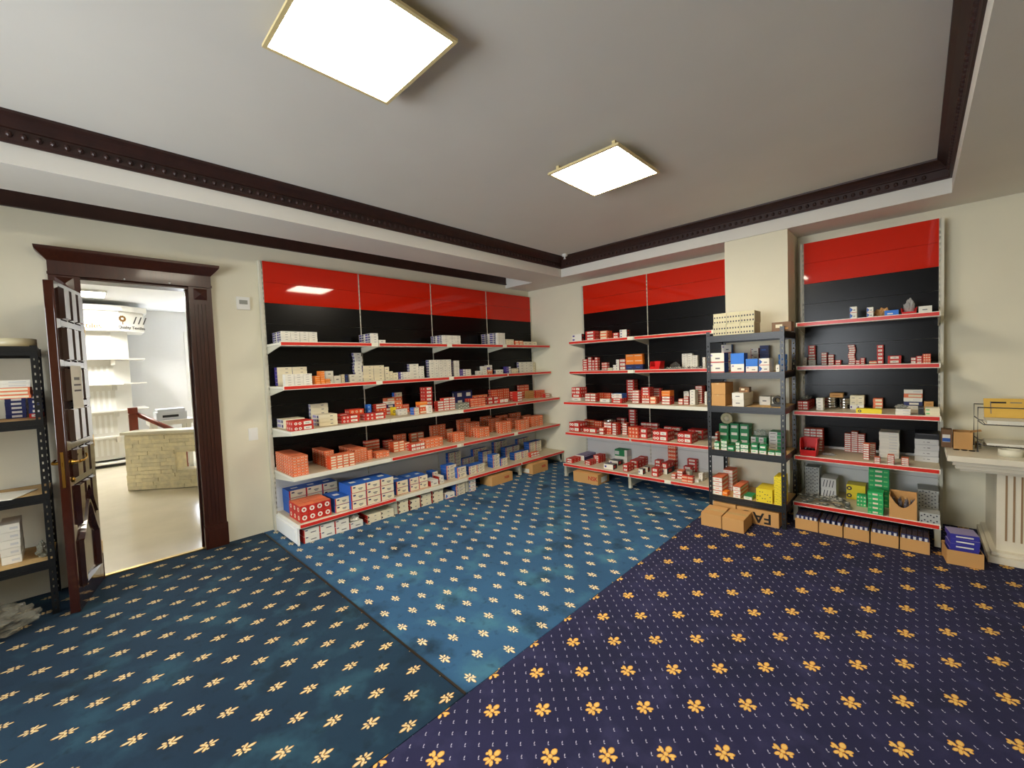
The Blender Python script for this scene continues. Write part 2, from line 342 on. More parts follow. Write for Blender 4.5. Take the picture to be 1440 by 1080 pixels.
gondola('gondola_shelving', AO, math.radians(90), WA, 4, 'long four-bay shelf unit with red top panels and black back beside the door', ['rrrr','rrrr','wwrr','wrrr','rwrr'],
        {(0,0):.96, (0,1):.98, (0,2):.97, (1,1):.98, (1,0):.985, (2,1):.985, (3,1):.95, (3,2):.98})
BO = Vector((1.1437, -.03, 0))
gondola('gondola_shelving', BO, 0, WA, 2, 'two-bay shelf unit with red top panels in the corner next to the pillar', ['rr','rr','rw','rr','rr'], {(0,0):.96, (0,1):.97, (1,0):.96, (4,1):.5}, end_l=False)
CO = Vector((3.845, -.03, 0)); WC = .985
gondola('gondola_shelving', CO, 0, WC, 1, 'single-bay shelf unit with red top panel between pillar and white mantelpiece', ['r']*5, {}, end_l=False)
# ------------------------------------------------------------------ black boltless racks
RK = mat('black_rack_steel', (24,25,26), .35, spec=.5); MDF = mat('chipboard', (196,160,104), .7, noise=.12, nscale=30)
def rack(label, loc, rotz, w, d, h, levels):
    t = empty('steel_rack', loc, (0,0,rotz), label, 'rack'); k = .034
    for sx in (0, 1):
        for sy in (0, 1):
            m = MB(); x0 = sx*(w-.003); xi = 0 if sx == 0 else w-k; yi = -d if sy == 0 else -k
            fy0, fy1 = (-d, -d+.003) if sy == 0 else (-.003, 0); sa = yi+(.003 if sy == 0 else 0); sb = yi+k-(0 if sy == 0 else .003)
            m.box(xi, xi+.012, fy0, fy1, 0, h, RK).box(xi+.022, xi+k, fy0, fy1, 0, h, RK)                # two flanges with real slots
            m.box(x0, x0+.003, sa, yi+.012, 0, h, RK).box(x0, x0+.003, yi+.022, sb, 0, h, RK); z = 0
            while z < h:
                z1 = min(z+.033, h); m.box(xi+.012, xi+.022, fy0, fy1, z, z1, RK); m.box(x0, x0+.003, yi+.012, yi+.022, z, z1, RK); z += .05
            obj('post', m, t)
    for z in levels:
        lv = MB().box(.004, w-.004, -d+.004, -.004, z-.012, z-.001, MDF); s = obj('shelf', lv, t)
        for a in (-d+.003, -.006): obj('beam', MB().box(.004, w-.004, a, a+.003, z-.062, z, RK).box(.004, w-.004, a-.004, a+.007, z-.042, z-.036, RK), s)
        for a in (.003, w-.006): obj('beam', MB().box(a, a+.003, -d+.006, -.006, z-.06, z, RK), s)
    return t
ZR = [1.793, 1.43, 1.103, .666, .211]; RX0, RX1, RYF, RYB = 3.178, 3.842, -.90, -.41
rack('black steel rack with five wooden shelves standing in front of the pillar', (RX0, RYB, 0), 0, RX1-RX0, RYB-RYF, 1.835, ZR)
LX = .45; LYR = -5.44
ZL = [onp(62, 487, 0, LX).z, onp(66, 589, 0, LX).z, onp(72, 693, 0, LX).z, onp(79, 785, 0, LX).z]
ZL.append(max(.06, ZL[3]-.36))
rack('black steel rack behind the open door, its shelves in shadow', (.0, LYR-.92, 0), math.radians(90), .92, LX, ZL[0]+.005, ZL[:4])
# ------------------------------------------------------------------ doorway and open door
fr = empty('door_1', (XW, -4.865, 0), kind='structure', label='dark wooden door frame with fluted jambs and cornice')
FY0, FY1 = -5.375, -4.36
def frp(name, m, **k): return obj(name, m, fr, (-XW, 4.865, 0), **k)
for s, (a, b) in enumerate(((FY0, -5.205), (-4.53, FY1))):
    j = MB(); j.box(XW, XW+.03, a, b, .0, 2.40, DARKW)
    c = (a+b)/2
    for q in (-.042, -.014, .014, .042): j.box(XW+.03, XW+.037, c+q-.009, c+q+.009, .24, 2.24, DARKW)
    jo = frp('jamb_casing', j)
    obj('plinth_block', MB().box(XW, XW+.05, a-.005, b+.005, 0, .21, DARKW).box(XW+.05, XW+.056, a+.02, b-.02, .03, .17, DARKW), jo)
    d = MB(); d.fix = True; zc = 2.33; d.hull([(XW+.03,c-.05,zc-.05),(XW+.03,c+.05,zc-.05),(XW+.03,c+.05,zc+.05),(XW+.03,c-.05,zc+.05)], [(XW+.05,c-.004,zc-.004),(XW+.05,c+.004,zc-.004),(XW+.05,c+.004,zc+.004),(XW+.05,c-.004,zc+.004)], DARKW)
    obj('diamond_block', d, jo)
lin_ = MB(); lin_.box(XW-.17, XW+.004, -5.235, -5.20, 0, 2.38, DARKW); lin_.box(XW-.17, XW+.004, -4.53, -4.495, 0, 2.38, DARKW)
for q_ in ((-5.235, -5.205, 0, 2.40), (-4.53, -4.505, 0, 2.40), (-5.205, -4.53, 2.375, 2.40)): frp('jamb_lining', MB().box(XW-.172, XW+.004, q_[0], q_[1], q_[2], q_[3], DARKW))
frp('door_stop', MB().box(XW-.09, XW-.05, -4.545, -4.53, 0, 2.375, DARKW))
frp('frieze', MB().box(XW, XW+.034, FY0, FY1, 2.40, 2.52, DARKW).box(XW+.034, XW+.044, FY0-.004, FY1+.004, 2.395, 2.415, DARKW))
cn_ = MB(); cn_.fix = True
def ringz(e, o, z): return [(XW, FY0-e, z), (XW+.034+o, FY0-e, z), (XW+.034+o, FY1+e, z), (XW, FY1+e, z)]
for (e1, z1), (e2, z2) in zip([(.0,2.50),(.012,2.515),(.03,2.535),(.055,2.565),(.06,2.575)], [(.012,2.515),(.03,2.535),(.055,2.565),(.06,2.575),(.062,2.595)]): cn_.hull(ringz(e1, e1, z1), ringz(e2, e2, z2), DARKW)
frp('cornice', cn_)
SCR = mat('screw', (240,240,235), .3)
for yy in (-4.95, -4.66): frp('screw_head', MB().lathe([(.006,0),(.004,.003),(0,.003)], SCR, 10, (XW+.044, yy, 2.405), 'x'))
# leaf, local x from the hinge along the leaf, y across the thickness, visible face at y = 0
DGL = mat('lacquered_door', (52,21,11), .12, wood=(3,3,.5), nscale=5, noise=.25, coat=.8); BRASS = mat('brass', (214,170,80), .2, 1.0)
hx, hy = XW+.073, -5.206; ang = math.atan2(-.142, .575); LW, LH, LT = .556, 2.245, .05
dl = empty('door_leaf', (hx, hy, .012), (0,0,ang), 'open dark wooden door leaf with small panels and brass handle', 'door')
sl = MB(); st = .075
sl.box(0, LW, -LT, -.008, 0, LH, DGL); obj('slab', sl, dl, bevel=.002)
rails = MB(); rows = [(.90,1.11),(1.15,1.39),(1.43,1.67),(1.71,1.95),(1.99,2.22)]
zs_ = [0,.13]
fm = MB()
fm.box(0, st, -.008, 0, 0, LH, DGL); fm.box(LW-st, LW, -.008, 0, 0, LH, DGL)
edges = [.60]+[x for r in rows for x in r]+[LH]
fm.box(st, LW-st, -.008, 0, 0, .13, DGL)
for i in range(1, len(rows)): fm.box(st, LW-st, -.008, 0, rows[i-1][1], rows[i][0], DGL)
fm.box(st, LW-st, -.008, 0, rows[-1][1], LH, DGL); fm.box(st, LW-st, -.008, 0, .86, .90, DGL)
pw = (LW-2*st)/3
for i in (1, 2):
    for a, b in rows: fm.box(st+i*pw-.012, st+i*pw+.012, -.008, 0, a, b, DGL)
obj('stile_and_rail_frame', fm, dl, bevel=.0015)
def raised(x0, x1, z0, z1):
    m = MB(); m.fix = True; e = .012
    m.hull([(x0,-.0085,z0),(x1,-.0085,z0),(x1,-.0085,z1),(x0,-.0085,z1)], [(x0+e,.024,z0+e),(x1-e,.024,z0+e),(x1-e,.024,z1-e),(x0+e,.024,z1-e)], DGL); return m
for a, b in rows:
    for i in range(3): obj('panel', raised(st+i*pw+(.014 if i else .003), st+(i+1)*pw-(.014 if i < 2 else .003), a+.003, b-.003), dl)
# arched lower panel
def arch(x): return .52+.20*math.exp(-((x-LW/2)/.10)**2)-.05*math.exp(-((abs(x-LW/2)-.2)/.06)**2)
xs = [st+.004+i*(LW-2*st-.008)/24 for i in range(25)]
def archring(e, y): return [(xs[0]+e, y, .13+e)]+[(xs[-1]-e, y, .13+e)]+[(xs[0]+e+(xs[-1]-xs[0]-2*e)*i/24, y, arch(xs[i])-e*1.2) for i in range(24, -1, -1)]
m = MB(); m.fix = True; rg = [archring(.003,-.0085), archring(.012,.022), archring(.03,.022), archring(.045,-.004)]
for A_, B_ in zip(rg, rg[1:]):
    for i in range(len(A_)): j = (i+1) % len(A_); m.poly([A_[i], A_[j], B_[j], B_[i]], DGL)
obj('arched_moulding', m, dl)
m = MB(); m.fix = True; m.hull(archring(.04,-.0085), archring(.044,-.002), DGL); obj('arched_panel', m, dl)
up = MB(); up.fix = True
lo = [(xs[i],-.0085,arch(xs[i])+.02) for i in range(25)]+[(xs[i],-.0085,min(arch(xs[i])+.075,.858)) for i in range(24,-1,-1)]
hi = [(x, .0, z) for x, y, z in lo]
up.hull(lo, hi, DGL); obj('arched_rail', up, dl)
for i in range(3):
    q = [x for x in xs if st+i*pw+.006 <= x <= st+(i+1)*pw-.006]; m = MB(); m.fix = True; zz = [min(arch(x)+.085, .80) for x in q]
    lo = [(x, -.0085, z_) for x, z_ in zip(q, zz)]+[(q[-1], -.0085, .857), (q[0], -.0085, .857)]; cxm = (q[0]+q[-1])/2
    m.hull(lo, [(cxm+(x-cxm)*.85, .022, z_+(.01 if z_ < .856 else -.01)) for x, y, z_ in lo], DGL); obj('panel', m, dl)
hd = MB(); hd.lathe([(.02,0),(.022,.006),(.012,.012),(.009,.04)], BRASS, 14, (LW-.06,0,1.02), 'y'); hd.tube([(LW-.06,.04,1.02),(LW-.10,.052,1.022),(LW-.15,.055,1.03),(LW-.175,.05,1.045),(LW-.18,.045,1.06)], [.009,.008,.007,.006,.005], BRASS); obj('handle', hd, dl)
hd = MB(); hd.lathe([(.02,0),(.022,-.006),(.012,-.012),(.009,-.04)], BRASS, 14, (LW-.06,-LT,1.02), 'y'); hd.tube([(LW-.06,-LT-.04,1.02),(LW-.10,-LT-.052,1.022),(LW-.16,-LT-.055,1.03)], [.009,.008,.006], BRASS); hd.fix = True; obj('handle', hd, dl)
obj('keyhole_rose', MB().lathe([(.018,0),(.02,.005),(.008,.012),(0,.014)], BRASS, 14, (LW-.06,0,.90), 'y'), dl)
obj('lock_plate', MB().box(LW, LW+.003, -LT+.015, -.02, .86, 1.10, BRASS).box(LW+.003, LW+.008, -LT+.022, -.028, 1.0, 1.03, BRASS), dl)
for z_ in (.25, 1.1, 1.95): obj('hinge', MB().lathe([(.007,-.05),(.007,.05)], BRASS, 10, (-.006,-.006,z_)).box(-.045,-.006,-.009,-.004,z_-.045,z_+.045,BRASS), dl)
PAPER = mat('paper', (236,232,216), .8)
obj('notice_sheet', MB().box(LW-.30, LW-.09, .024, .0255, 1.38, 1.68, PAPER).box(LW-.25, LW-.14, .0255, .026, 1.58, 1.60, mat('grey_ink', (110,108,104), .8)).box(LW-.27, LW-.13, .0255, .026, 1.54, 1.552, mat('grey_ink', (110,108,104), .8)).box(LW-.27, LW-.13, .0255, .026, 1.50, 1.512, mat('grey_ink', (110,108,104), .8)), loc=(hx, hy, .012), rot=(0,0,ang), label='printed paper notice taped to the open door', cat='notice')
# ------------------------------------------------------------------ mantelpiece
MS = mat('ivory_mantel', (226,218,196), .35, noise=.03, nscale=4); GRV = mat('mantel_groove', (150,120,84), .6)
mp = empty('mantelpiece', (5.9, -.3, 0), label='white fluted mantelpiece with moulded top beside the single-bay unit', cat='mantelpiece')
zt = onp(1328, 640, 1, -.72).z; mx0 = max(onp(1328, 640, 1, -.72).x, 4.856); YW_ = YW-.002
def mpp(n, m, **k): return obj(n, m, mp, (-5.9, .3, 0), **k)
mpp('mantel_top', MB().box(mx0, 6.55, -.72, YW_, zt-.045, zt, MS).box(mx0+.03, 6.55, -.69, YW_, zt-.075, zt-.045, MS).box(mx0+.045, 6.55, -.67, YW_, zt-.105, zt-.075, MS).box(mx0+.07, 6.55, -.64, YW_, zt-.125, zt-.105, MS), bevel=.004)
px0 = onp(1400.6, 782.5, 1, -.60).x
pl = mpp('pilaster', MB().box(px0, px0+.36, -.60, YW_, .07, zt-.125, MS))
for i in range(8): obj('flute', B(px0+.042+i*.037, px0+.052+i*.037, -.603, -.6, .15, zt-.135, m=GRV), pl)
mpp('plinth', MB().box(px0-.05, px0+.42, -.70, YW_, 0, .05, MS).box(px0-.03, px0+.40, -.67, YW_, .05, .075, MS), bevel=.004)
mpp('firebox', MB().box(px0+.36, 6.5, -.45, YW_, 0, zt-.125, mat('soot_panel', (60,58,56), .7)))
# ------------------------------------------------------------------ the hall behind the doorway
HW = mat('hall_wall', (238,238,236), .8); HF = mat('hall_marble', (218,208,184), .16, noise=.05, nscale=3, spec=.6); STN = mat('cream_stone', (240,228,190), .75, noise=.12, nscale=14, bump=.5, bscale=30, var=.10)
struct('floor_hall', B(-9.2, XW, -9, -1, -.2, -.006, m=HF))
struct('wall_hall_far', B(-7.4, -7.2, -9, -1, -.2, 3.6, m=HW))
hy2 = onp(272, 500, 0, -7.2).y
w = MB(); w.box(-7.2, XW-.17, -2.6, -2.4, -.2, 3.6, HW); struct('wall_hall_side', w)
struct('wall_hall_end', B(-7.2, XW-.17, -7.6, -7.4, -.2, 3.6, m=HW))
struct('ceiling_hall', B(-7.4, XW-.17, -7.6, -2.4, 3.05, 3.2, m=HW))
# tall narrow window in the far wall
q0, q1 = onp(263, 470, 0, -7.2), onp(274, 560, 0, -7.2)
wn = struct('window_3', MB().box(-7.2, -7.17, q0.y-.06, q0.y, q1.z-.05, q0.z+.05, WHITE).box(-7.2, -7.17, q1.y+.3, q1.y+.36, q1.z-.05, q0.z+.05, WHITE).box(-7.2, -7.17, q0.y, q1.y+.3, q1.z-.05, q1.z, WHITE).box(-7.2, -7.17, q0.y, q1.y+.3, q0.z, q0.z+.05, WHITE))
obj('pane', B(-7.195, -7.19, q0.y, q1.y+.3, q1.z, q0.z, m=mat('daylit_pane', (230,240,255), .2, emit=((235,242,255), 20.0))), wn)
# lamp panels of the hall
HL = mat('hall_diffuser', (255,255,255), .5, emit=((255,252,246), HALL))
for x, y, lb in ((-5.1,-5.15,'square lit lamp on the hall ceiling before the display stand'),):
    t = empty('hall_lamp', (x, y, 3.05), label=lb, cat='lamp')
    obj('frame', MB().box(-.31,.31,-.31,-.29,-.04,0,WHITE).box(-.31,.31,.29,.31,-.04,0,WHITE).box(-.31,-.29,-.29,.29,-.04,0,WHITE).box(.29,.31,-.29,.29,-.04,0,WHITE), t)
    obj('diffuser', B(-.29,.29,-.29,.29,-.035,-.02,m=HL), t)
# stone parapet, set diagonally
A_ = Vector((-3.433,-4.841,0)); Dv = (Vector((-2.815,-4.122,0))-A_).normalized(); ra = math.atan2(Dv.y, Dv.x)
par = empty('stone_parapet', A_, (0,0,ra), 'low cream split-stone parapet with a square opening in the hall', 'parapet')
PL, PHt = 1.75, .80
def hx_at(u, v):   # along the parapet face
    d = ray(u, v); n = Vector((Dv.y, -Dv.x, 0)); tt = (A_-CAM).dot(n)/d.dot(n); p = CAM+d*tt; return (p-A_).dot(Dv), p.z
ox0, oz1 = hx_at(247, 636); _, oz0 = hx_at(247, 661); ox1 = ox0+.42
core = MB()
core.box(0, ox0, .0, .22, 0, PHt, STN); core.box(ox1, PL, .0, .22, 0, PHt, STN); core.box(ox0, ox1, 0, .22, 0, oz0, STN); core.box(ox0, ox1, 0, .22, oz1, PHt, STN)
obj('core', core, par)
obj('coping', MB().box(-.03, PL+.02, -.04, .25, PHt, PHt+.04, mat('pale_coping', (226,218,192), .4)), par)
random.seed(3); z = 0.004; nr = 0
while z < PHt-.03:
    h = .055; x = 0 if nr % 2 == 0 else -.0; first = True
    while x < PL-.02:
        L_ = random.uniform(.14, .30)*(.5 if first and nr % 2 else 1); x1 = min(x+L_, PL); first = False
        cs = [(x, x1)]
        if z+h > oz0-.005 and z < oz1+.005: cs = [c for c in ((x, min(x1, ox0)), (max(x, ox1), x1)) if c[1]-c[0] > .03]
        for c0, c1 in cs:
            dpt = random.uniform(.006, .022); obj('stone', MB().box(c0+.002, c1-.002, -dpt, .0, z+.001, min(z+h, PHt)-.002, STN), par)
        x = x1
    z += h; nr += 1
REDW = mat('reddish_wood', (128,56,34), .3, wood=(2,2,.5), nscale=6, noise=.25)
pp = onp(189, 612, 0, -3.75); pz = onp(189, 573, 0, -3.75).z
rl = empty('stair_rail', (-3.75, pp.y, .0), label='reddish wooden newel post and sloping handrail behind the stone parapet', cat='handrail')
nw = MB().box(-.05,.05,-.05,.05,0,pz-.10,REDW).box(-.042,.042,-.042,.042,pz-.10,pz-.085,REDW).box(-.055,.055,-.055,.055,pz-.085,pz,REDW); obj('newel_post', nw, rl, bevel=.004)
e1 = onp(241, 607, 0, -3.3)
obj('handrail', MB().tube([(0,.04,pz-.10),(.45,e1.y-pp.y+.4,e1.z-.25)], .035, REDW), rl)
pq = onp(262, 645, 0, -3.3); obj('baluster', MB().box(.42,.46,pq.y-pp.y-.02,pq.y-pp.y+.02,0,e1.z-.1,REDW), rl)
# white corner display stand with shelves and a sign
DW = mat('display_white', (222,219,208), .5); ux, uy = -6.35, onp(150, 655, 0, -6.1).y
ds = empty('display_stand', (ux, uy, 0), (0,0,0), label='tall white fluted display stand with five shelves and a textile sign', cat='display stand')
zt1 = onp(160, 431, 0, -6.1).z; zt0 = onp(160, 466, 0, -6.1).z
yl = uy-.75; yr = onp(203, 470, 0, -6.2).y-uy
def poly_prism(pts, z0, z1, m): q = MB(); q.fix = True; q.hull([(x,y,z0) for x, y in pts], [(x,y,z1) for x, y in pts], m); return q
yc = onp(167, 450, 0, -5.95).y-uy
head = [(.4,-.9),(.4,yc),(.15,yr),(-.5,yr),(-.5,-.9)]
obj('header', poly_prism(head, zt0, zt1-.10, DW), ds)
obj('header_cornice', poly_prism([(x+.05*(1 if x > 0 else 0), y+(.05 if y > 0 else 0)) for x, y in head], zt1-.10, zt1, DW), ds)
obj('column', poly_prism([(.25,-.9),(.25,yc-.12),(.1,yc+.12),(-.5,yc+.12),(-.5,-.9)], .12, zt0, DW), ds)
fl_ = MB()
for i in range(7):
    y = yc-.2-i*.075
    for z0, z1 in ((.2,.5),(.62,.95),(1.05,1.4),(1.5,1.85)): fl_.box(.25,.258,y-.018,y+.018,z0,z1,WHITE)
obj('flute_row', fl_, ds, kind='stuff')
for v in (504, 540, 578, 615, 652):
    z = onp(150, v, 0, -5.95).z
    o = obj('shelf', poly_prism([(.42,-.9),(.42,yc),(.2,yr-.02),(-.5,yr-.02),(-.5,-.9)], z-.02, z+.006, DW), ds)
    if z > .2: y = yc-.12; obj('corbel', poly_prism([(.36,y-.03),(.36,y+.03),(.25,y+.03),(.25,y-.03)], z-.12, z-.02, DW), o)
obj('caster', MB().lathe([(.0,-.02),(.05,-.02),(.05,.02),(0,.02)], mat('caster_rubber', (120,120,122), .4), 16, (.3, yc+.02, .055), 'x').box(.27,.33,yc-.01,yc+.05,.08,.12,MET), ds)
INKG = mat('gold_ink', (120,84,20), .6); INKK = mat('grey_print', (70,66,60), .6)
tz = zt0+.10
def sign(txt, size, m, loc, rot, nm='lettering'): obj(nm, text_mesh(txt, size, m), ds, loc, rot)
sign('Textiles', .13, INKG, (.404, yc-.44, tz-.02), (math.radians(90),0,math.radians(90)))
n2 = Vector((yr-yc, .25, 0)).normalized(); a2 = math.atan2(yr-yc, -.25)
mid = Vector(((.4+.15)/2, (yc+yr)/2, 0))+n2*.003
sign('Quality Textiles', .075, INKK, (mid.x, mid.y, tz-.03), (math.radians(90),0,a2))
sl_ = MB()
for i in range(3): sl_.poly([(0,0,0)]*0 or [(.404,yc-.66+i*.12,tz+.07+i*.02),(.404,yc-.63+i*.12,tz+.07+i*.02),(.404,yc-.36+i*.12,tz+.15+i*.02),(.404,yc-.39+i*.12,tz+.15+i*.02)], INKK)
obj('sign_strokes', sl_, ds)
s3 = MB(); d2 = Vector((math.cos(a2), math.sin(a2), 0))
for i in range(3):
    p = mid+d2*(.02+i*.09); s3.poly([p+Vector((0,0,tz+.05)), p+d2*.025+Vector((0,0,tz+.05)), p+d2*.085+Vector((0,0,tz+.19)), p+d2*.06+Vector((0,0,tz+.19))], INKK)
obj('sign_strokes', s3, ds)
tr = MB()
for i in range(9):
    a = i*.7; p = mid+d2*(-.16+.045*math.cos(a))+Vector((0,0,tz+.13+.04*math.sin(a))); tr.poly([p+d2*(.022*math.cos(k))+Vector((0,0,.022*math.sin(k))) for k in [j*math.pi/4 for j in range(8)]], INKG)
p = mid+d2*(-.165); tr.poly([p+Vector((0,0,tz+.02)), p+d2*.014+Vector((0,0,tz+.02)), p+d2*.014+Vector((0,0,tz+.1)), p+Vector((0,0,tz+.1))], INKG)
obj('tree_emblem', tr, ds)
e = onp(240, 606, 0, -4.9); obj('printer', MB().box(-.22,.22,-.2,.22,0,.14,mat('printer_grey', (200,204,210), .4)).box(-.2,.2,-.18,.2,.14,.19,mat('printer_grey', (200,204,210), .4)).box(.221,.223,-.12,.1,.05,.09,mat('foot_black', (30,30,30), .5)), loc=(-4.9, e.y, .86), label='grey printer on a low stand behind the stone parapet', cat='printer')
obj('printer_stand', MB().box(-.3,.3,-.3,.3,.78,.86,DW).box(-.26,-.2,-.26,-.2,0,.78,DW).box(.2,.26,-.26,-.2,0,.78,DW).box(-.26,-.2,.2,.26,0,.78,DW).box(.2,.26,.2,.26,0,.78,DW), loc=(-4.9, e.y, 0), label='low white stand under the printer in the hall', cat='stand')
# ------------------------------------------------------------------ cartons
def cm(n, rgb, v=.08, r=.55): return mat('card_'+n, rgb, r, var=v)
cWH = cm('white', (232,228,214)); cCR = cm('cream', (232,222,190)); cGY = cm('grey_white', (206,206,202)); cPU = cm('purple', (74,58,140)); cDP = cm('dark_purple', (46,36,84)); cLV = cm('lavender', (150,140,176))
cOR = cm('orange_red', (218,78,32), .14); cPK = cm('coral', (232,122,78), .12); cOL = cm('pale_orange', (240,146,96), .08); cRD = cm('red', (196,40,28), .12); cBO = cm('bright_orange', (240,130,24)); cBL = cm('blue', (36,92,176)); cSB = cm('sky_blue', (44,120,214)); cNV = cm('navy', (34,44,96))
cGN = cm('green', (28,134,78)); cLG = cm('light_green', (120,200,120)); cYE = cm('yellow', (238,214,36)); cKR = cm('kraft', (204,154,92), .06, .75); cKD = cm('kraft_print', (170,120,66), .06, .75); cBK = cm('black', (24,24,28)); cTX = cm('print_grey', (110,108,110)); cTK = cm('print_dark', (50,48,60)); cGD = cm('gold', (214,170,80)); cBR = cm('brown', (120,84,46)); cFL = cm('fleck_cream', (206,198,160)); cGP = cm('printed_grey', (176,178,172)); cTAP = cm('tape', (214,178,120), .02, .25)
def R_(f, a, b, c, d, m): return ('r', f, a, b, c, d, m)
def O_(f, cx, cy, r, m): return ('o', f, cx, cy, r, m)
def T_(f, a, b, m): return ('t', f, a, b, m)
S2 = ('left', 'right')
def both(*q): return [x for f in S2 for x in [(y[0], f)+y[1:] for y in q]]
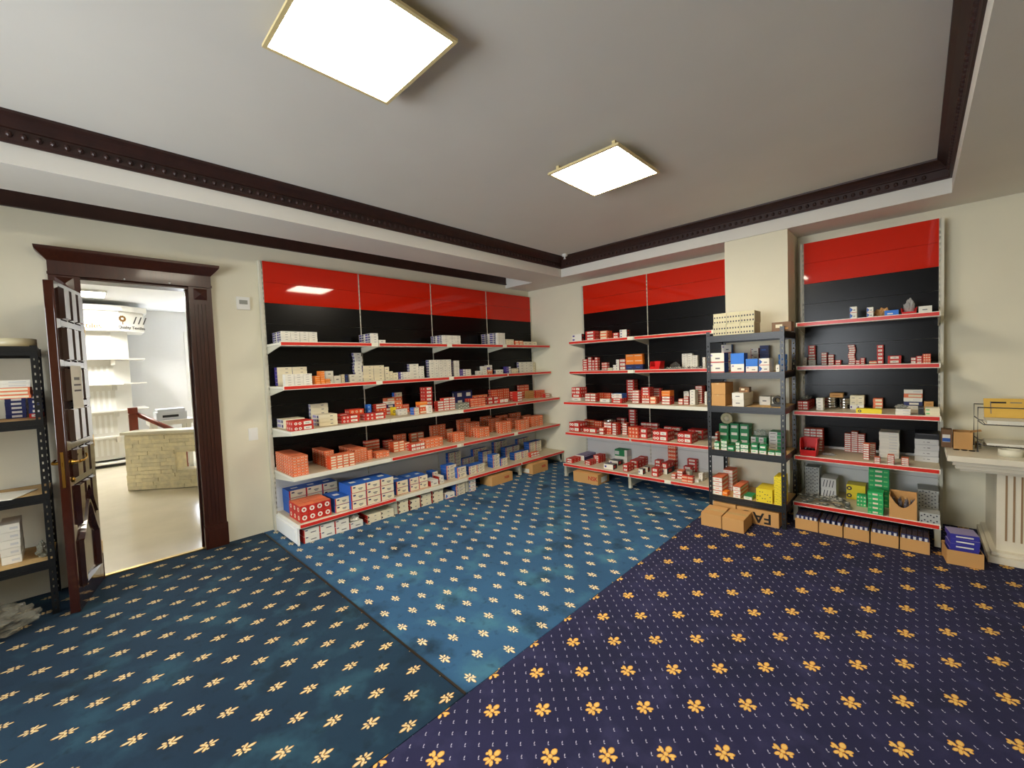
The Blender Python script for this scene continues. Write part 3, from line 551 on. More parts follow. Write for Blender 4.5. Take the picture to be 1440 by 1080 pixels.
# name, words for the label, faces (front, side, top), prints on the faces
KD = {
 'wp': ('white_purple_carton', 'white and purple carton', cWH, cWH, cWH, both(('r',.05,.10,.45,.86,cPU),('r',.52,.10,.80,.86,cDP))+[R_('front',.42,.40,.70,.56,cTX)]),
 'wpd': ('dark_ended_cream_carton', 'dark-ended cream carton', cCR, cPU, cCR, [R_('front',.55,.42,.72,.58,cTX)]),
 'wpv': ('purple_carton', 'purple and white carton', cPU, cPU, cWH, [R_('front',.55,.1,.95,.9,cWH),R_('front',.1,.2,.45,.5,cLV)]),
 'lav': ('flat_lavender_carton', 'flat lavender-white carton', cCR, cWH, cCR, both(('r',.06,.15,.6,.85,cLV),('r',.7,.15,.92,.85,cDP))+[R_('front',.6,.4,.75,.6,cTX)]),
 'org': ('small_orange_carton', 'small orange carton', cOL, cOL, cPK, [R_('front',.05,.04,.95,.76,cOR),('r','front',.20,.26,.50,.58,cCR,2),('r','front',.62,.26,.82,.58,cCR,2)]+both(('r',.03,.04,.97,.76,cOR),('r',.08,.28,.34,.56,cCR,2),('r',.58,.28,.78,.56,cCR,2))),
 'orw': ('cream_labelled_orange_carton', 'cream-labelled orange carton', cPK, cOR, cPK, [R_('front',.10,.22,.86,.82,cCR)]+both(('r',.1,.3,.3,.6,cCR))),
 'orb': ('bright_orange_carton', 'bright orange carton', cBO, cBO, cBO, [R_('front',.1,.62,.9,.74,cCR)]),
 'rin': ('ringed_red_carton', 'ring-printed red carton', cRD, cRD, cRD, [O_('front',.14,.5,.30,cWH),O_('front',.34,.5,.30,cWH),R_('front',.52,.2,.90,.84,cWH),R_('front',.6,.42,.8,.55,cTK)]+both(('o',.2,.5,.26,cWH),('o',.5,.5,.26,cWH),('o',.8,.5,.26,cWH))),
 'rcu': ('square_ringed_carton', 'square ring-printed carton', cRD, cRD, cPK, [O_('front',.5,.52,.30,cWH)]+both(('o',.5,.5,.28,cCR))),
 'rdo': ('dotted_red_carton', 'small red dotted carton', cOR, cRD, cRD, [O_('front',.2,.5,.26,cCR),O_('front',.5,.5,.26,cCR),O_('front',.8,.5,.26,cCR)]+both(('o',.25,.5,.26,cCR),('o',.7,.5,.26,cCR))),
 'rw': ('white_fronted_carton', 'white-fronted red carton', cRD, cRD, cPK, [R_('front',.06,.14,.94,.84,cWH),R_('front',.3,.42,.6,.54,cTX)]+both(('r',.1,.35,.35,.6,cCR))),
 'rwl': ('white_labelled_red_carton', 'white-labelled red carton', cRD, cRD, cRD, [R_('front',.18,.20,.82,.80,cWH),R_('front',.35,.42,.62,.55,cTX)]+both(('o',.3,.5,.26,cCR),('o',.7,.5,.26,cCR))),
 'bw': ('blue_topped_carton', 'blue-topped white carton', cCR, cBL, cBL, [R_('front',0,0,.075,1,cRD),R_('front',.075,.0,1,.05,cRD),R_('front',.15,.62,.32,.80,cNV),R_('front',.5,.42,.80,.54,cTX),R_('front',.55,.28,.74,.36,cTX),R_('top',.30,.38,.70,.60,cWH)]),
 'bs': ('blue_white_carton', 'blue and white carton', cCR, cBL, cBL, [R_('front',0,0,.08,1,cPK),R_('front',.12,.2,.26,.8,cLV),R_('front',.40,.52,.78,.66,cTX),R_('front',.40,.26,.62,.36,cTX)]),
 'bws': ('white_blue_carton', 'plain white and blue carton', cWH, cBL, cBL, [R_('front',.08,.66,.26,.84,cLV),R_('front',.45,.36,.74,.50,cTX),R_('front',0,0,1,.10,cRD)]),
 'bwt': ('tall_blue_carton', 'tall blue-over-white carton', cWH, cBL, cBL, [R_('front',0,.44,1,1,cSB),R_('front',.08,.30,.24,.38,cLV),R_('front',.5,.16,.8,.22,cTX),R_('front',0,0,1,.05,cRD)]),
 'bwd': ('diamond_carton', 'blue-diamond white carton', cWH, cWH, cWH, [T_('front',.05,.95,cBL),R_('front',.5,.36,.8,.5,cTX),R_('front',0,0,1,.08,cRD)]),
 'wr': ('red_edged_carton', 'red-edged white carton', cWH, cRD, cWH, [R_('front',0,0,.07,1,cRD),R_('front',.12,.72,.28,.86,cNV),R_('front',.45,.30,.80,.44,cTX)]),
 'arr': ('arrow_carton', 'black-arrow cream carton', cCR, cRD, cCR, [T_('front',.10,.90,cBK),R_('front',.5,.42,.64,.56,cTX)]),
 'wh': ('plain_white_carton', 'plain white carton', cWH, cWH, cWH, [R_('front',.3,.4,.66,.54,cTX)]),
 'cr': ('plain_cream_carton', 'plain cream carton', cCR, cCR, cCR, [R_('front',.25,.38,.7,.5,cTX)]),
 'whk': ('black_ended_carton', 'black-ended white carton', cWH, cBK, cTX, [R_('front',.1,.3,.3,.7,cPU)]+both(('r',.2,.25,.6,.75,cRD))),
 'whp': ('flat_purple_carton', 'flat white and purple carton', cWH, cDP, cLV, []+both(('r',.05,.7,.95,.95,cLV))),
 'nvw': ('labelled_navy_carton', 'white-labelled navy carton', cNV, cNV, cNV, [R_('front',.30,.25,.80,.75,cWH)]+both(('r',.2,.25,.7,.75,cGY))),
 'nvy': ('plain_navy_carton', 'plain navy carton', cNV, cNV, cNV, [R_('front',.2,.40,.7,.56,cBL)]),
 'blu': ('plain_blue_carton', 'plain blue carton', cSB, cBL, cBL, [R_('front',.2,.3,.6,.5,cWH)]),
 'gn': ('labelled_green_carton', 'white-labelled green carton', cGN, cGN, cGN, [R_('front',.14,.34,.84,.74,cWH)]+both(('r',.2,.3,.8,.5,cLG))),
 'gnw': ('green_ended_carton', 'green-ended white carton', cGY, cGN, cGN, [R_('front',.62,.04,1,.96,cGN),R_('front',.1,.4,.5,.6,cTX)]),
 'wgn': ('white_green_carton', 'white and green carton', cWH, cLG, cGN, [R_('front',0,.75,1,1,cGN),R_('front',.2,.3,.7,.5,cLG)]),
 'grs': ('bright_green_carton', 'bright green carton', cm('fresh_green',(30,170,92)), cGN, cm('fresh_green',(30,170,92)), [R_('front',.32,.3,.66,.7,cCR),R_('front',.06,.3,.24,.6,cLG),R_('front',.74,.3,.92,.6,cLG)]),
 'gbx': ('green_flat_carton', 'green and white carton', cGN, cGY, cGN, [R_('front',.02,.2,.36,.75,cGY),R_('front',.80,.0,1,1,cWH)]+both(('r',.1,.2,.9,.9,cGY))),
 'ye': ('yellow_carton', 'black-marked yellow carton', cYE, cYE, cYE, [R_('front',.05+.155*i,.10+.16*((i*2+j) % 5),.12+.155*i,.16+.16*((i*2+j) % 5),cTK) for i in range(6) for j in (0, 2)]),
 'yef': ('flat_yellow_carton', 'flat yellow carton', cYE, cYE, cYE, [O_('front',.15,.5,.3,cTK)]),
 'gp': ('grey_printed_carton', 'grey printed carton', cGP, cGP, cGP, [R_('front',.06+.15*i,.16+.3*(i % 2),.14+.15*i,.44+.3*(i % 2),cTK) for i in range(6)]),
 'gpl': ('slanted_letter_carton', 'slant-lettered grey carton', cGY, cGY, cGY, [('q','front',.12+.2*i,.15,.22+.2*i,.85,cTK) for i in range(4)]),
 'gry': ('patterned_carton', 'grey-green patterned carton', cm('grey_green',(120,126,112)), cm('grey_green',(120,126,112)), cm('grey_green',(120,126,112)), [R_('front',.08+.16*i,.2+.3*(i % 2),.18+.16*i,.4+.3*(i % 2),cWH) for i in range(6)]),
 'kr': ('cardboard_box', 'brown cardboard box', cKR, cKR, cKR, [R_('top',0,.44,1,.56,cTAP),R_('front',.44,.86,.56,1,cTAP)]),
 'fl': ('flecked_box', 'dark-flecked cream box', cFL, cFL, cFL, [R_('front',.05+.2*i,.10+.22*((i*2+j) % 4),.15+.2*i,.25+.22*((i*2+j) % 4),cTK) for i in range(5) for j in (0, 2)]),
 'bwn': ('brown_patterned_carton', 'small brown patterned carton', cBR, cBR, cBR, [R_('front',.2,.4,.55,.75,cCR),R_('front',.65,.2,.85,.4,cKR)]),
 'rwf': ('long_red_carton', 'long red and white carton', cWH, cPK, cPK, [R_('front',.02,.86,.98,1,cRD),R_('front',.3,.35,.7,.5,cPK)]+both(('r',.04,.15,.9,.6,cCR))),
 'ctl': ('catalogue', 'white paperback catalogue', cWH, cWH, cWH, [R_('front',.5,.3,.9,.6,cGY)]),
 'bnd': ('archive_carton', 'flat white archive carton', cGY, cGY, cGY, [R_('front',.36,.42,.44,.50,cTX),R_('front',.52,.40,.64,.54,cTX)]),
 'blk': ('black_carton', 'black carton', cBK, cBK, cBK, [R_('front',.1,.8,.9,.9,cTX)]),
 'oro': ('orange_cream_carton', 'orange and cream carton', cPK, cPK, cPK, [R_('front',.25,.2,.95,.8,cCR)]),
 'lgw': ('pale_green_carton', 'pale green and cream carton', cCR, cLG, cCR, [R_('front',.05,.3,.3,.7,cLG)]),
 'tan': ('tan_carton', 'tan carton', cKR, cKR, cKR, [R_('front',.2,.4,.8,.6,cKD)]),
 'pbx': ('purple_blue_carton', 'white-labelled purple-blue carton', cm('violet_blue',(50,48,150)), cm('violet_blue',(50,48,150)), cLV, [R_('front',.2,.35,.8,.62,cWH)]),
}
GAP = set('wp wpd lav wh cr bs bw bws wr arr ctl bnd rw rwl rin gn gnw kr fl wgn gp orw orb'.split())
def carton_mesh(w, d, h, kind):
    nm, words, cf, cs, ctp, dec = KD[kind]; m = MB(); a, b = w/2, d/2
    g = min(.0028, .1*h) if kind in GAP else 0; r = min(.004, .1*w, .1*d)      # rounded-in bottom edge: a real groove where cartons stack
    m.box(-a, a, -b, b, g, h, cf, {'left': cs, 'right': cs, 'top': ctp, 'back': cs, 'bottom': cf}); e = .0008
    if g: m.box(-a+r, a-r, -b+r, b-r, 0, g, cf)
    e0 = e; e = [e0]
    def P(face, s, t):
        if face == 'front': return (-a+s*w, -b-e[0], g+t*(h-g))
        if face == 'right': return (a+e[0], -b+s*d, g+t*(h-g))
        if face == 'left': return (-a-e[0], b-s*d, g+t*(h-g))
        return (-a+s*w, -b+t*d, h+e[0])
    for q in dec:
        f = q[1]; e[0] = e0*(q[7] if len(q) > 7 else 1)
        if q[0] == 'r': s0, t0, s1, t1 = q[2:6]; m.poly([P(f,s0,t0),P(f,s1,t0),P(f,s1,t1),P(f,s0,t1)], q[6])
        elif q[0] == 'q': s0, t0, s1, t1 = q[2:6]; m.poly([P(f,s0,t0),P(f,s0+.05,t0),P(f,s1+.05,t1),P(f,s1,t1)], q[6])
        elif q[0] == 't': m.poly([P(f,.02,q[2]),P(f,.02+.42*min(1,h/w),.5),P(f,.02,q[3])][::-1], q[4])
        else:
            cx, cy, r, mm = q[2:]; L_ = w if f == 'front' else d; rx = min(r*h/L_, .46); ry = r*min(1, .46*L_/(r*h)) if r*h/L_ > .46 else r; n = 10
            for i in range(n):
                t0, t1 = 2*math.pi*i/n, 2*math.pi*(i+1)/n
                m.poly([P(f,cx+k*rx*math.cos(t),cy+k*ry*math.sin(t)) for k, t in ((.45,t0),(1,t0),(1,t1),(.45,t1))], mm)
    return m.mesh(nm)
# shelf frames: a = along the shelf, b = depth behind the front edge
SURF = {}
NAMES = ['top','second','third','fourth','bottom']
for k in range(5):
    SURF['A%d' % (k+1)] = ('x', AO.x+DSH[k], ZSH[k]-.006, DSH[k]-.008, "long unit's %s shelf" % NAMES[k], 'door', AO.y+.005, AO.y+4*WA-.005, (ZSH[k-1]-.05 if k else 2.6))
    SURF['B%d' % (k+1)] = ('y', BO.y-DSH[k], ZSH[k]-.006, DSH[k]-.008, "two-bay unit's %s shelf" % NAMES[k], 'corner', BO.x+.005, BO.x+2*WA-.005, (ZSH[k-1]-.05 if k else 2.6))
    SURF['C%d' % (k+1)] = ('y', CO.y-DSH[k], ZSH[k]-.006, DSH[k]-.008, "single-bay unit's %s shelf" % NAMES[k], 'pillar', CO.x+.005, CO.x+WC-.005, (ZSH[k-1]-.05 if k else 2.6))
    SURF['R%d' % (k+1)] = ('y', RYF+.007, ZR[k]-.001, RYB-RYF-.016, "pillar rack's %s shelf" % NAMES[k], 'corner', RX0+.008, RX1-.008, (ZR[k-1]-.066 if k else 2.6))
SURF['A0'] = ('x', AO.x+DSH[4]-.012, .0, .45, 'carpet under long unit', 'door', AO.y+.02, AO.y+4, .165)
for k in range(1, 5): SURF['L%d' % k] = ('x', LX-.006, ZL[k-1]-.001, LX-.012, "door rack's %s shelf" % NAMES[k-1], 'door', LYR-.915, LYR-.008, (ZL[k-2]-.066 if k > 1 else 2.6))
TABLE = []
def S(surf, u0, v0, u1, vt, n, kind, ub=None, dep=.16, tops=None, rows=None, lean=0., lift=None):
    nx, nz, nd = (n+(1,))[:3]; ax, fr, z, D, ph, end, a0, a1, zmax = SURF[surf]
    P0 = onp(u0, v0, 2, z); al = 1 if ax == 'x' else 0
    if ax == 'x':
        b0 = fr-P0.x; b0 = min(max(b0, .004), D-.06); x = fr-b0; p, q = onp(u0, v0, 0, x), onp(u1, v0, 0, x); A0, A1 = p.y, q.y
        top = onp(u0, vt, 0, x).z; dd = (x-onp(ub, v0, 1, A0).x) if ub else dep
    else:
        b0 = P0.y-fr; b0 = min(max(b0, .004), D-.06); y = fr+b0; p, q = onp(u0, v0, 1, y), onp(u1, v0, 1, y); A0, A1 = p.x, q.x
        top = onp(u0, vt, 1, y).z; dd = (onp(ub, v0, 0, A1).y-y) if ub else dep
    A0, A1 = max(A0, a0), min(A1, a1); dd = min(max(dd, .04), D-b0)
    H = min(max(top-z, .012*nz), zmax-z-.004)
    TABLE.append(dict(s=surf, a0=A0, a1=A1, b0=b0, b1=b0+dd, H=H, nx=nx, nz=nz, nd=nd, kind=kind, tops=tops, rows=rows, lean=lean, D=D))
# ---- long unit, top shelf
S('A1',396.5,482.3,447,465.5,(4,5,2),'wp',380); S('A1',522.5,482.5,532.5,468.6,(1,4,2),'wp',505); S('A1',533,482.7,542.5,478,(1,1),'wh')
S('A1',623.3,483.3,648.3,471.3,(3,5,2),'wp',606); S('A1',700,483.8,711,468,(2,6,2),'wp',677); S('A1',712.8,484,723,477,(2,3),'cr',dep=.1); S('A1',724.7,484.2,735.8,479,(2,2),'orw',dep=.1); S('A1',736.5,484.4,755,480.3,(3,1),'cr',dep=.1)
# ---- long unit, second shelf
S('A2',391,543.2,433.3,516.7,(2,5,1),'wpd',382.8); S('A2',401.7,543.4,439.7,526.5,(3,5,1),'wh',398); S('A2',444.5,541,451.5,528.6,(1,4),'orb',dep=.1); S('A2',451.5,540.6,457.6,521.8,(1,6),'orb',dep=.1); S('A2',457.7,540.2,465,533,(1,2),'orb',dep=.1)
S('A2',459,537.6,470.8,521.8,(1,2),'wh',dep=.12); S('A2',469,538.6,480,528.6,(1,1),'wh',dep=.12); S('A2',480.7,537.9,485.2,526.7,(1,3),'cr',dep=.1); S('A2',485.4,537.8,491,526.7,(1,2),'nvy',dep=.1); S('A2',491.2,537.6,501.9,526.7,(1,2),'wh',dep=.1)
S('A2',500.4,533.8,512.6,496.3,(1,9),'wp',489,lean=.006); S('A2',509.2,536.3,541.3,514.5,(2,5),'wpd',502.5); S('A2',541.8,533.6,550,516,(1,3),'cr',dep=.1); S('A2',546.5,534.2,553,522.3,(1,3),'cr',dep=.08); S('A2',553.3,533.9,560.3,524.2,(1,2),'cr',dep=.08)
S('A2',561,533.6,567,523.3,(1,3),'wpv',dep=.06); S('A2',567.3,533.3,577.8,523.3,(2,3),'wh',dep=.06); S('A2',576.8,531.6,590,512,(1,5,2),'wp',563.2); S('A2',590.3,532,597.2,515,(1,5),'wp',dep=.15); S('A2',605,531.2,635.6,506.2,(5,7,1),'wp',595.8)
S('A2',639,528.6,646.7,507.2,(1,9),'wp',dep=.14); S('A2',646.8,528.3,655,519.4,(1,3),'wpv',dep=.1); S('A2',655.2,528.2,662.8,519.4,(1,3),'wh',dep=.1); S('A2',671.7,526.6,677.8,521.7,(1,1),'wh',dep=.08); S('A2',679,526,685.5,515,(1,4),'wh',dep=.1); S('A2',685.7,526,692.8,513.5,(1,4),'orw',dep=.1,rows=['org','orw','wpv','wp'])
S('A2',697.8,524.8,707.8,520,(2,1),'wp',dep=.1); S('A2',712,523.9,719,515.6,(1,3),'wpv',dep=.08); S('A2',720,523.6,729.2,518.3,(2,2),'cr',dep=.08); S('A2',731,523,750,509.4,(3,4),'wp',726.7,dep=.14); S('A2',750.4,522.8,755,509.8,(1,4),'cr',dep=.12)
# ---- long unit, third shelf
S('A3',399.3,603.2,430,590.6,(1,2),'lav',385.7); S('A3',412.4,607.6,442,593.3,(1,2),'rin',402.7); S('A3',438.2,595.5,463,568.7,(1,5),'lav',428.5); S('A3',449.4,600.3,475.6,584.2,(1,3),'lav',439.7); S('A3',481,596,505.8,585.7,(1,2),'rin',dep=.12); S('A3',492,590.5,512.8,576.5,(1,2),'rdo',dep=.16); S('A3',476.5,592,491,583,(1,2),'rwl',dep=.12)
S('A3',513.6,592,542.8,582.4,(1,2),'rin',dep=.12); S('A3',529,585.5,555,568.9,(1,5),'rwl',dep=.16,rows=['rdo','rdo','rdo','rw','rw']); S('A3',532,581,556,561,(1,5),'oro',dep=.1,rows=['rw','rw','nvw','wh','oro']); S('A3',517.5,585,523,569,(1,3),'blu',dep=.08); S('A3',555.8,578.5,566.6,552.4,(1,5),'rdo',dep=.12,rows=['org','org','org','org','bs']); S('A3',555.4,584.6,559.3,573,(1,1),'yef',dep=.08); S('A3',560.2,584.6,573.4,576,(2,2),'wh',dep=.08); S('A3',567,580,576,569,(1,3),'rdo',dep=.12); S('A3',582.6,584,590,573.7,(1,3),'bs',576.8)
S('A3',600,579.5,609.4,544.6,(1,7),'rwl',591.9); S('A3',590.4,582.3,602,565.5,(1,4),'orw',dep=.08,rows=['orw','rdo','orw','orb']); S('A3',602.4,581.5,608.4,570,(1,2),'wh',dep=.08)
S('A3',616,578.8,642,561,(3,5),'rw',610.8,tops=[4,5,5]); S('A3',640,567,664.8,550.7,(2,2),'nvw',636); S('A3',643,576,660.5,567.8,(1,2),'gry',dep=.1); S('A3',662,573,683,561,(4,4),'rdo',dep=.12); S('A3',666,568,686,556.6,(3,3),'org',dep=.1); S('A3',686,569,702,559,(2,2),'rwl',dep=.1); S('A3',691,563.5,716.8,548.3,(3,5),'rdo',dep=.12); S('A3',703,567.6,715,561,(2,1),'rw',dep=.07); S('A3',728,565,735,551,(1,4),'rw',717); S('A3',731.5,558.5,744.5,541.8,(2,5),'rdo',dep=.12); S('A3',744.6,560.5,752,549.8,(1,4),'tan',dep=.1); S('A3',753,559.8,766.5,549.5,(2,4),'rdo',dep=.1); S('A3',767,559.5,772.8,554,(1,2),'rw',dep=.08)
# ---- long unit, fourth shelf
S('A4',413,671,435,643,(4,7,4),'org',388); S('A4',465.6,661.4,500.6,642.5,(4,5,1),'orw',458); S('A4',457.8,657,471,635,(2,7,2),'org',438); S('A4',500,651,516.9,632.5,(4,6,3),'org',477.5); S('A4',517.2,647,524,634,(1,4),'org',dep=.14); S('A4',529.4,645,548,637,(4,2),'org',dep=.12); S('A4',514.6,637.5,534.4,620.6,(4,4),'rdo',dep=.12)
S('A4',542,632,553,619.4,(2,4),'rdo',dep=.12); S('A4',557,626,572,612,(2,5),'org',dep=.12); S('A4',553.8,636.8,577.4,622,(3,4),'orw',dep=.12,tops=[4,4,3]); S('A4',578.4,624.5,596.9,610,(2,4),'orw',dep=.12); S('A4',579,635,598,625,(3,2),'rw',dep=.1); S('A4',599,631,623.6,618.4,(4,3),'org',dep=.14); S('A4',608,618.5,627.5,599,(2,6),'org',dep=.12); S('A4',627.8,616,637.7,603.8,(1,4),'orw',dep=.1)
S('A4',638,622.3,653.7,610,(2,4),'org',629); S('A4',646,609.5,662.5,590.7,(2,6),'org',640); S('A4',661,615,675.6,595,(2,6),'org',653); S('A4',673.6,616,689,602.6,(2,4),'org',665); S('A4',679,602,692,586.5,(2,6),'org',671); S('A4',690,608,704,589.4,(2,6),'org',683); S('A4',706,610,719.3,594.3,(2,5),'org',697.5); S('A4',701,598.5,715,585,(2,5),'org',dep=.1); S('A4',719,594.5,735.8,581.7,(2,5),'org',dep=.1); S('A4',720,603,730.5,588.5,(2,5),'org',dep=.1); S('A4',732,605,745,591.4,(2,5),'org',724); S('A4',731,598,747.5,585.6,(2,5),'org',dep=.1); S('A4',746.8,601,764,586.5,(3,5),'org',dep=.15)
# ---- long unit, bottom shelf
S('A5',408.3,723.5,477,691,(3,3,1),'bw',394.5); S('A5',423.3,736,467.2,712.5,(4,2,3),'rcu',408); S('A5',471.7,722.6,492.8,702,(1,2,1),'bw',455); S('A5',494.4,718,556,684,(3,3,1),'bw',477.5); S('A5',557.8,697.5,575,678,(1,2),'bw',dep=.3); S('A5',576.7,692.4,602.8,673.3,(2,2),'bw',dep=.26); S('A5',605.5,685,617,676.8,(1,1),'wr',dep=.16); S('A5',617.8,681,625,670.4,(1,2),'wr',dep=.12); S('A5',609,678.5,616.5,664,(1,2),'bs',dep=.14)
S('A5',628.5,675.5,642.8,655.5,(1,4),'bs',620); S('A5',643.6,673.4,656.5,658,(1,2),'bs',dep=.16); S('A5',659.8,668.4,682,656.5,(2,3),'bs',dep=.14); S('A5',647,657.5,667.7,646.8,(2,3),'bs',639.5); S('A5',631,651.8,652.4,637.7,(2,5),'bs',625); S('A5',666,645.5,684.5,632.6,(2,4),'bs',659.5); S('A5',679.5,655,692,636,(2,5),'bs',673); S('A5',693.6,658.6,704,640.3,(1,4),'bs',686); S('A5',704.4,656.2,713.8,645.4,(1,3),'bs',dep=.1); S('A5',711.5,644.5,731,630,(2,4),'bs',704.5); S('A5',695.3,636.8,713.3,622.2,(2,5),'bs',689); S('A5',724,648,743.9,637.5,(2,3),'bs',717); S('A5',744.8,638,762,622.7,(2,5),'bs',737); S('A5',728.6,633,744.8,618,(2,5),'bs',721); S('A5',747,643.8,759,637.5,(3,2),'rw',dep=.1)
# ---- on the carpet under the long unit
S('A0',428,768,512.8,746,(4,2),'wr',dep=.3,tops=[2,2,2,1]); S('A0',518,740.6,555.4,725.5,(2,2),'arr',dep=.3); S('A0',561.5,726.3,575.6,705,(1,3),'arr',dep=.3); S('A0',577.5,721.8,591.7,704,(1,2),'arr',dep=.28,rows=['arr','arr']); S('A0',593,716.8,607.8,696.5,(1,3),'arr',dep=.28); S('A0',609.2,711,624.4,691,(1,3),'arr',dep=.28); S('A0',627.5,704.5,640.3,694.6,(1,1),'bwd',dep=.25); S('A0',641.8,699.5,655,681,(1,4),'bs',dep=.2); S('A0',660.5,694,670,676,(1,3),'bwd',dep=.2)
# ---- two-bay unit
S('B1',803.8,479.3,818,470.7,(1,2),'whk',823); S('B1',823.3,478.4,836.6,466.4,(1,3),'rwl',843); S('B1',843.5,477.1,854,465.7,(1,3),'orw',861); S('B1',861.5,475.8,870,468.4,(1,2),'rwl',dep=.1); S('B1',871.4,474.6,881.3,464,(1,3),'whk',887)
S('B2',804,520.6,813,512,(3,3),'rdo',818); S('B2',818.7,520.6,826.3,505.4,(1,5),'rwl',dep=.08); S('B2',827,518,831.7,502.4,(1,5),'rw',dep=.08); S('B2',832,520.3,841,502.8,(2,5),'rwl',dep=.09,tops=[4,5]); S('B2',846,519,861,510,(1,3),'rin',dep=.12); S('B2',847.7,520.4,861,517.5,(2,1),'cr',dep=.06); S('B2',862,520.2,870.8,506,(2,4),'whk',dep=.08,tops=[2,4]); S('B2',871.6,520,879.4,505,(1,3),'rw',dep=.1); S('B2',880,520,903.8,498.5,(2,3),'orb',dep=.18,rows=['nvy','orb','orb']); S('B2',959,517.2,981,497.5,(3,7),'wh',dep=.12,tops=[7,7,6]); S('B2',988,518,992,502.5,(1,4),'wh',dep=.1)
S('B3',801.5,563.6,816.4,545,(1,4),'rin',826,rows=['wh','rwl','rin','rin']); S('B3',822.5,564.6,837.7,553.3,(2,3),'rw',dep=.1); S('B3',839.5,561,858.5,552.5,(2,3),'rdo',dep=.1); S('B3',843.5,565.4,857,561,(1,1),'wh',dep=.06); S('B3',859.8,566.6,874.6,553.6,(1,4),'rwl',882,rows=['rwl','rwl','bws','bws']); S('B3',881.3,564,892,534.3,(1,8),'rwl',dep=.11); S('B3',888.7,567.2,898.7,549,(1,5),'rw',dep=.1); S('B3',902,567.2,913.6,545,(1,6),'rwl',dep=.12,rows=['rw','rw','rdo','rwl','rwl','rwl']); S('B3',914,568,922.5,558,(1,2),'orw',dep=.1); S('B3',917,564,929.5,546,(1,6),'rwl',dep=.1); S('B3',930.3,568.8,942.4,549.5,(1,5),'orw',dep=.12,rows=['rw','rw','rw','orb','orb']); S('B3',953.8,569,960.5,561,(1,2),'rw',dep=.08); S('B3',961,569,968.3,558,(1,3),'rw',dep=.08); S('B3',961.5,566,968.7,550.4,(1,4),'wh',dep=.08); S('B3',970,569.3,977.4,548.6,(1,5),'wh',dep=.1); S('B3',978,567.4,987.6,543,(1,8),'rw',dep=.12); S('B3',990.7,569,994,551,(1,5),'wh',dep=.1)
S('B4',797,606.2,815,593.3,(1,2),'rin',827); S('B4',819.6,608,838.9,601.4,(1,1),'rin',dep=.12); S('B4',836,603,846.5,591.8,(1,3),'rdo',dep=.1); S('B4',816,601,835.5,589.5,(2,3),'rdo',dep=.14); S('B4',842.7,611.3,848.8,601.7,(1,2),'rw',dep=.1); S('B4',849,610,860,593.5,(1,4),'rwl',dep=.12,rows=['rdo','rdo','rw','rw']); S('B4',861,612,866.4,595.2,(1,5),'rw',873); S('B4',867.5,602.5,879,587.6,(1,4),'rin',dep=.12); S('B4',874.9,611.5,881.7,595,(1,5),'rw',dep=.1); S('B4',884.5,605,894,576,(1,8),'rwl',dep=.12); S('B4',883.2,615,898.2,600.2,(1,3),'rdo',dep=.14); S('B4',899.6,616,910,602.5,(1,2),'rwl',916); S('B4',901.7,607,925,594,(3,3),'rin',dep=.14); S('B4',917.5,619.3,938.8,605.4,(1,2),'rin',949); S('B4',934,611,957,599.6,(2,2),'rin',dep=.16); S('B4',952.5,622.3,972.5,609,(1,2),'rin',982); S('B4',967,616.5,988.8,603.8,(1,2),'rin',dep=.16)
S('B5',796,650.4,805,644.4,(1,2),'rwl',817); S('B5',808.5,646,821.3,639.4,(1,1),'whp',839); S('B5',822.2,653.6,830.5,647.8,(1,2),'rwl',838.5); S('B5',834.3,650.5,842.7,640,(1,4),'rwl',852); S('B5',848.8,658.7,862,652,(1,1),'whk',868); S('B5',856.5,653,869,647,(1,1),'whk',876); S('B5',864.5,649.5,882,631.4,(1,2),'gbx',896,rows=['wh','gbx']); S('B5',876,662.8,882.8,653,(1,2),'rwl',892); S('B5',886,657.3,897,647,(1,2),'rwl',912); S('B5',897.6,653,907.5,642,(1,3),'rwl',916); S('B5',897.7,666.6,904,659.5,(1,1),'whk',908); S('B5',905,663,911,656.7,(1,1),'whk',914); S('B5',916.2,669.6,925.3,658,(1,2),'rwl',932); S('B5',920.5,657,929,646.9,(1,2),'rwl',dep=.1); S('B5',930.7,666.2,938,651,(1,2),'rwl',949,rows=['whk','rwl']); S('B5',939.5,658,950.6,626.3,(1,6),'rdo',dep=.14); S('B5',944,673.4,950.4,666,(1,2),'rw',dep=.08); S('B5',951.2,673.2,960,661.5,(1,3),'rw',dep=.1); S('B5',961.2,669.4,969.4,662,(1,1),'wh',dep=.1); S('B5',961,664,972.5,655.3,(1,2),'rwl',dep=.12); S('B5',966.5,661,979.7,645,(1,4),'rwl',dep=.12); S('B5',958.5,677.4,974.2,668.4,(2,2),'rdo',dep=.08); S('B5',974.5,678.4,981.4,674.5,(1,1),'wh',dep=.06); S('B5',982.6,676.4,988,665.4,(1,3),'wh',dep=.08); S('B5',989.6,671.8,995,665,(1,2),'wh',dep=.08)
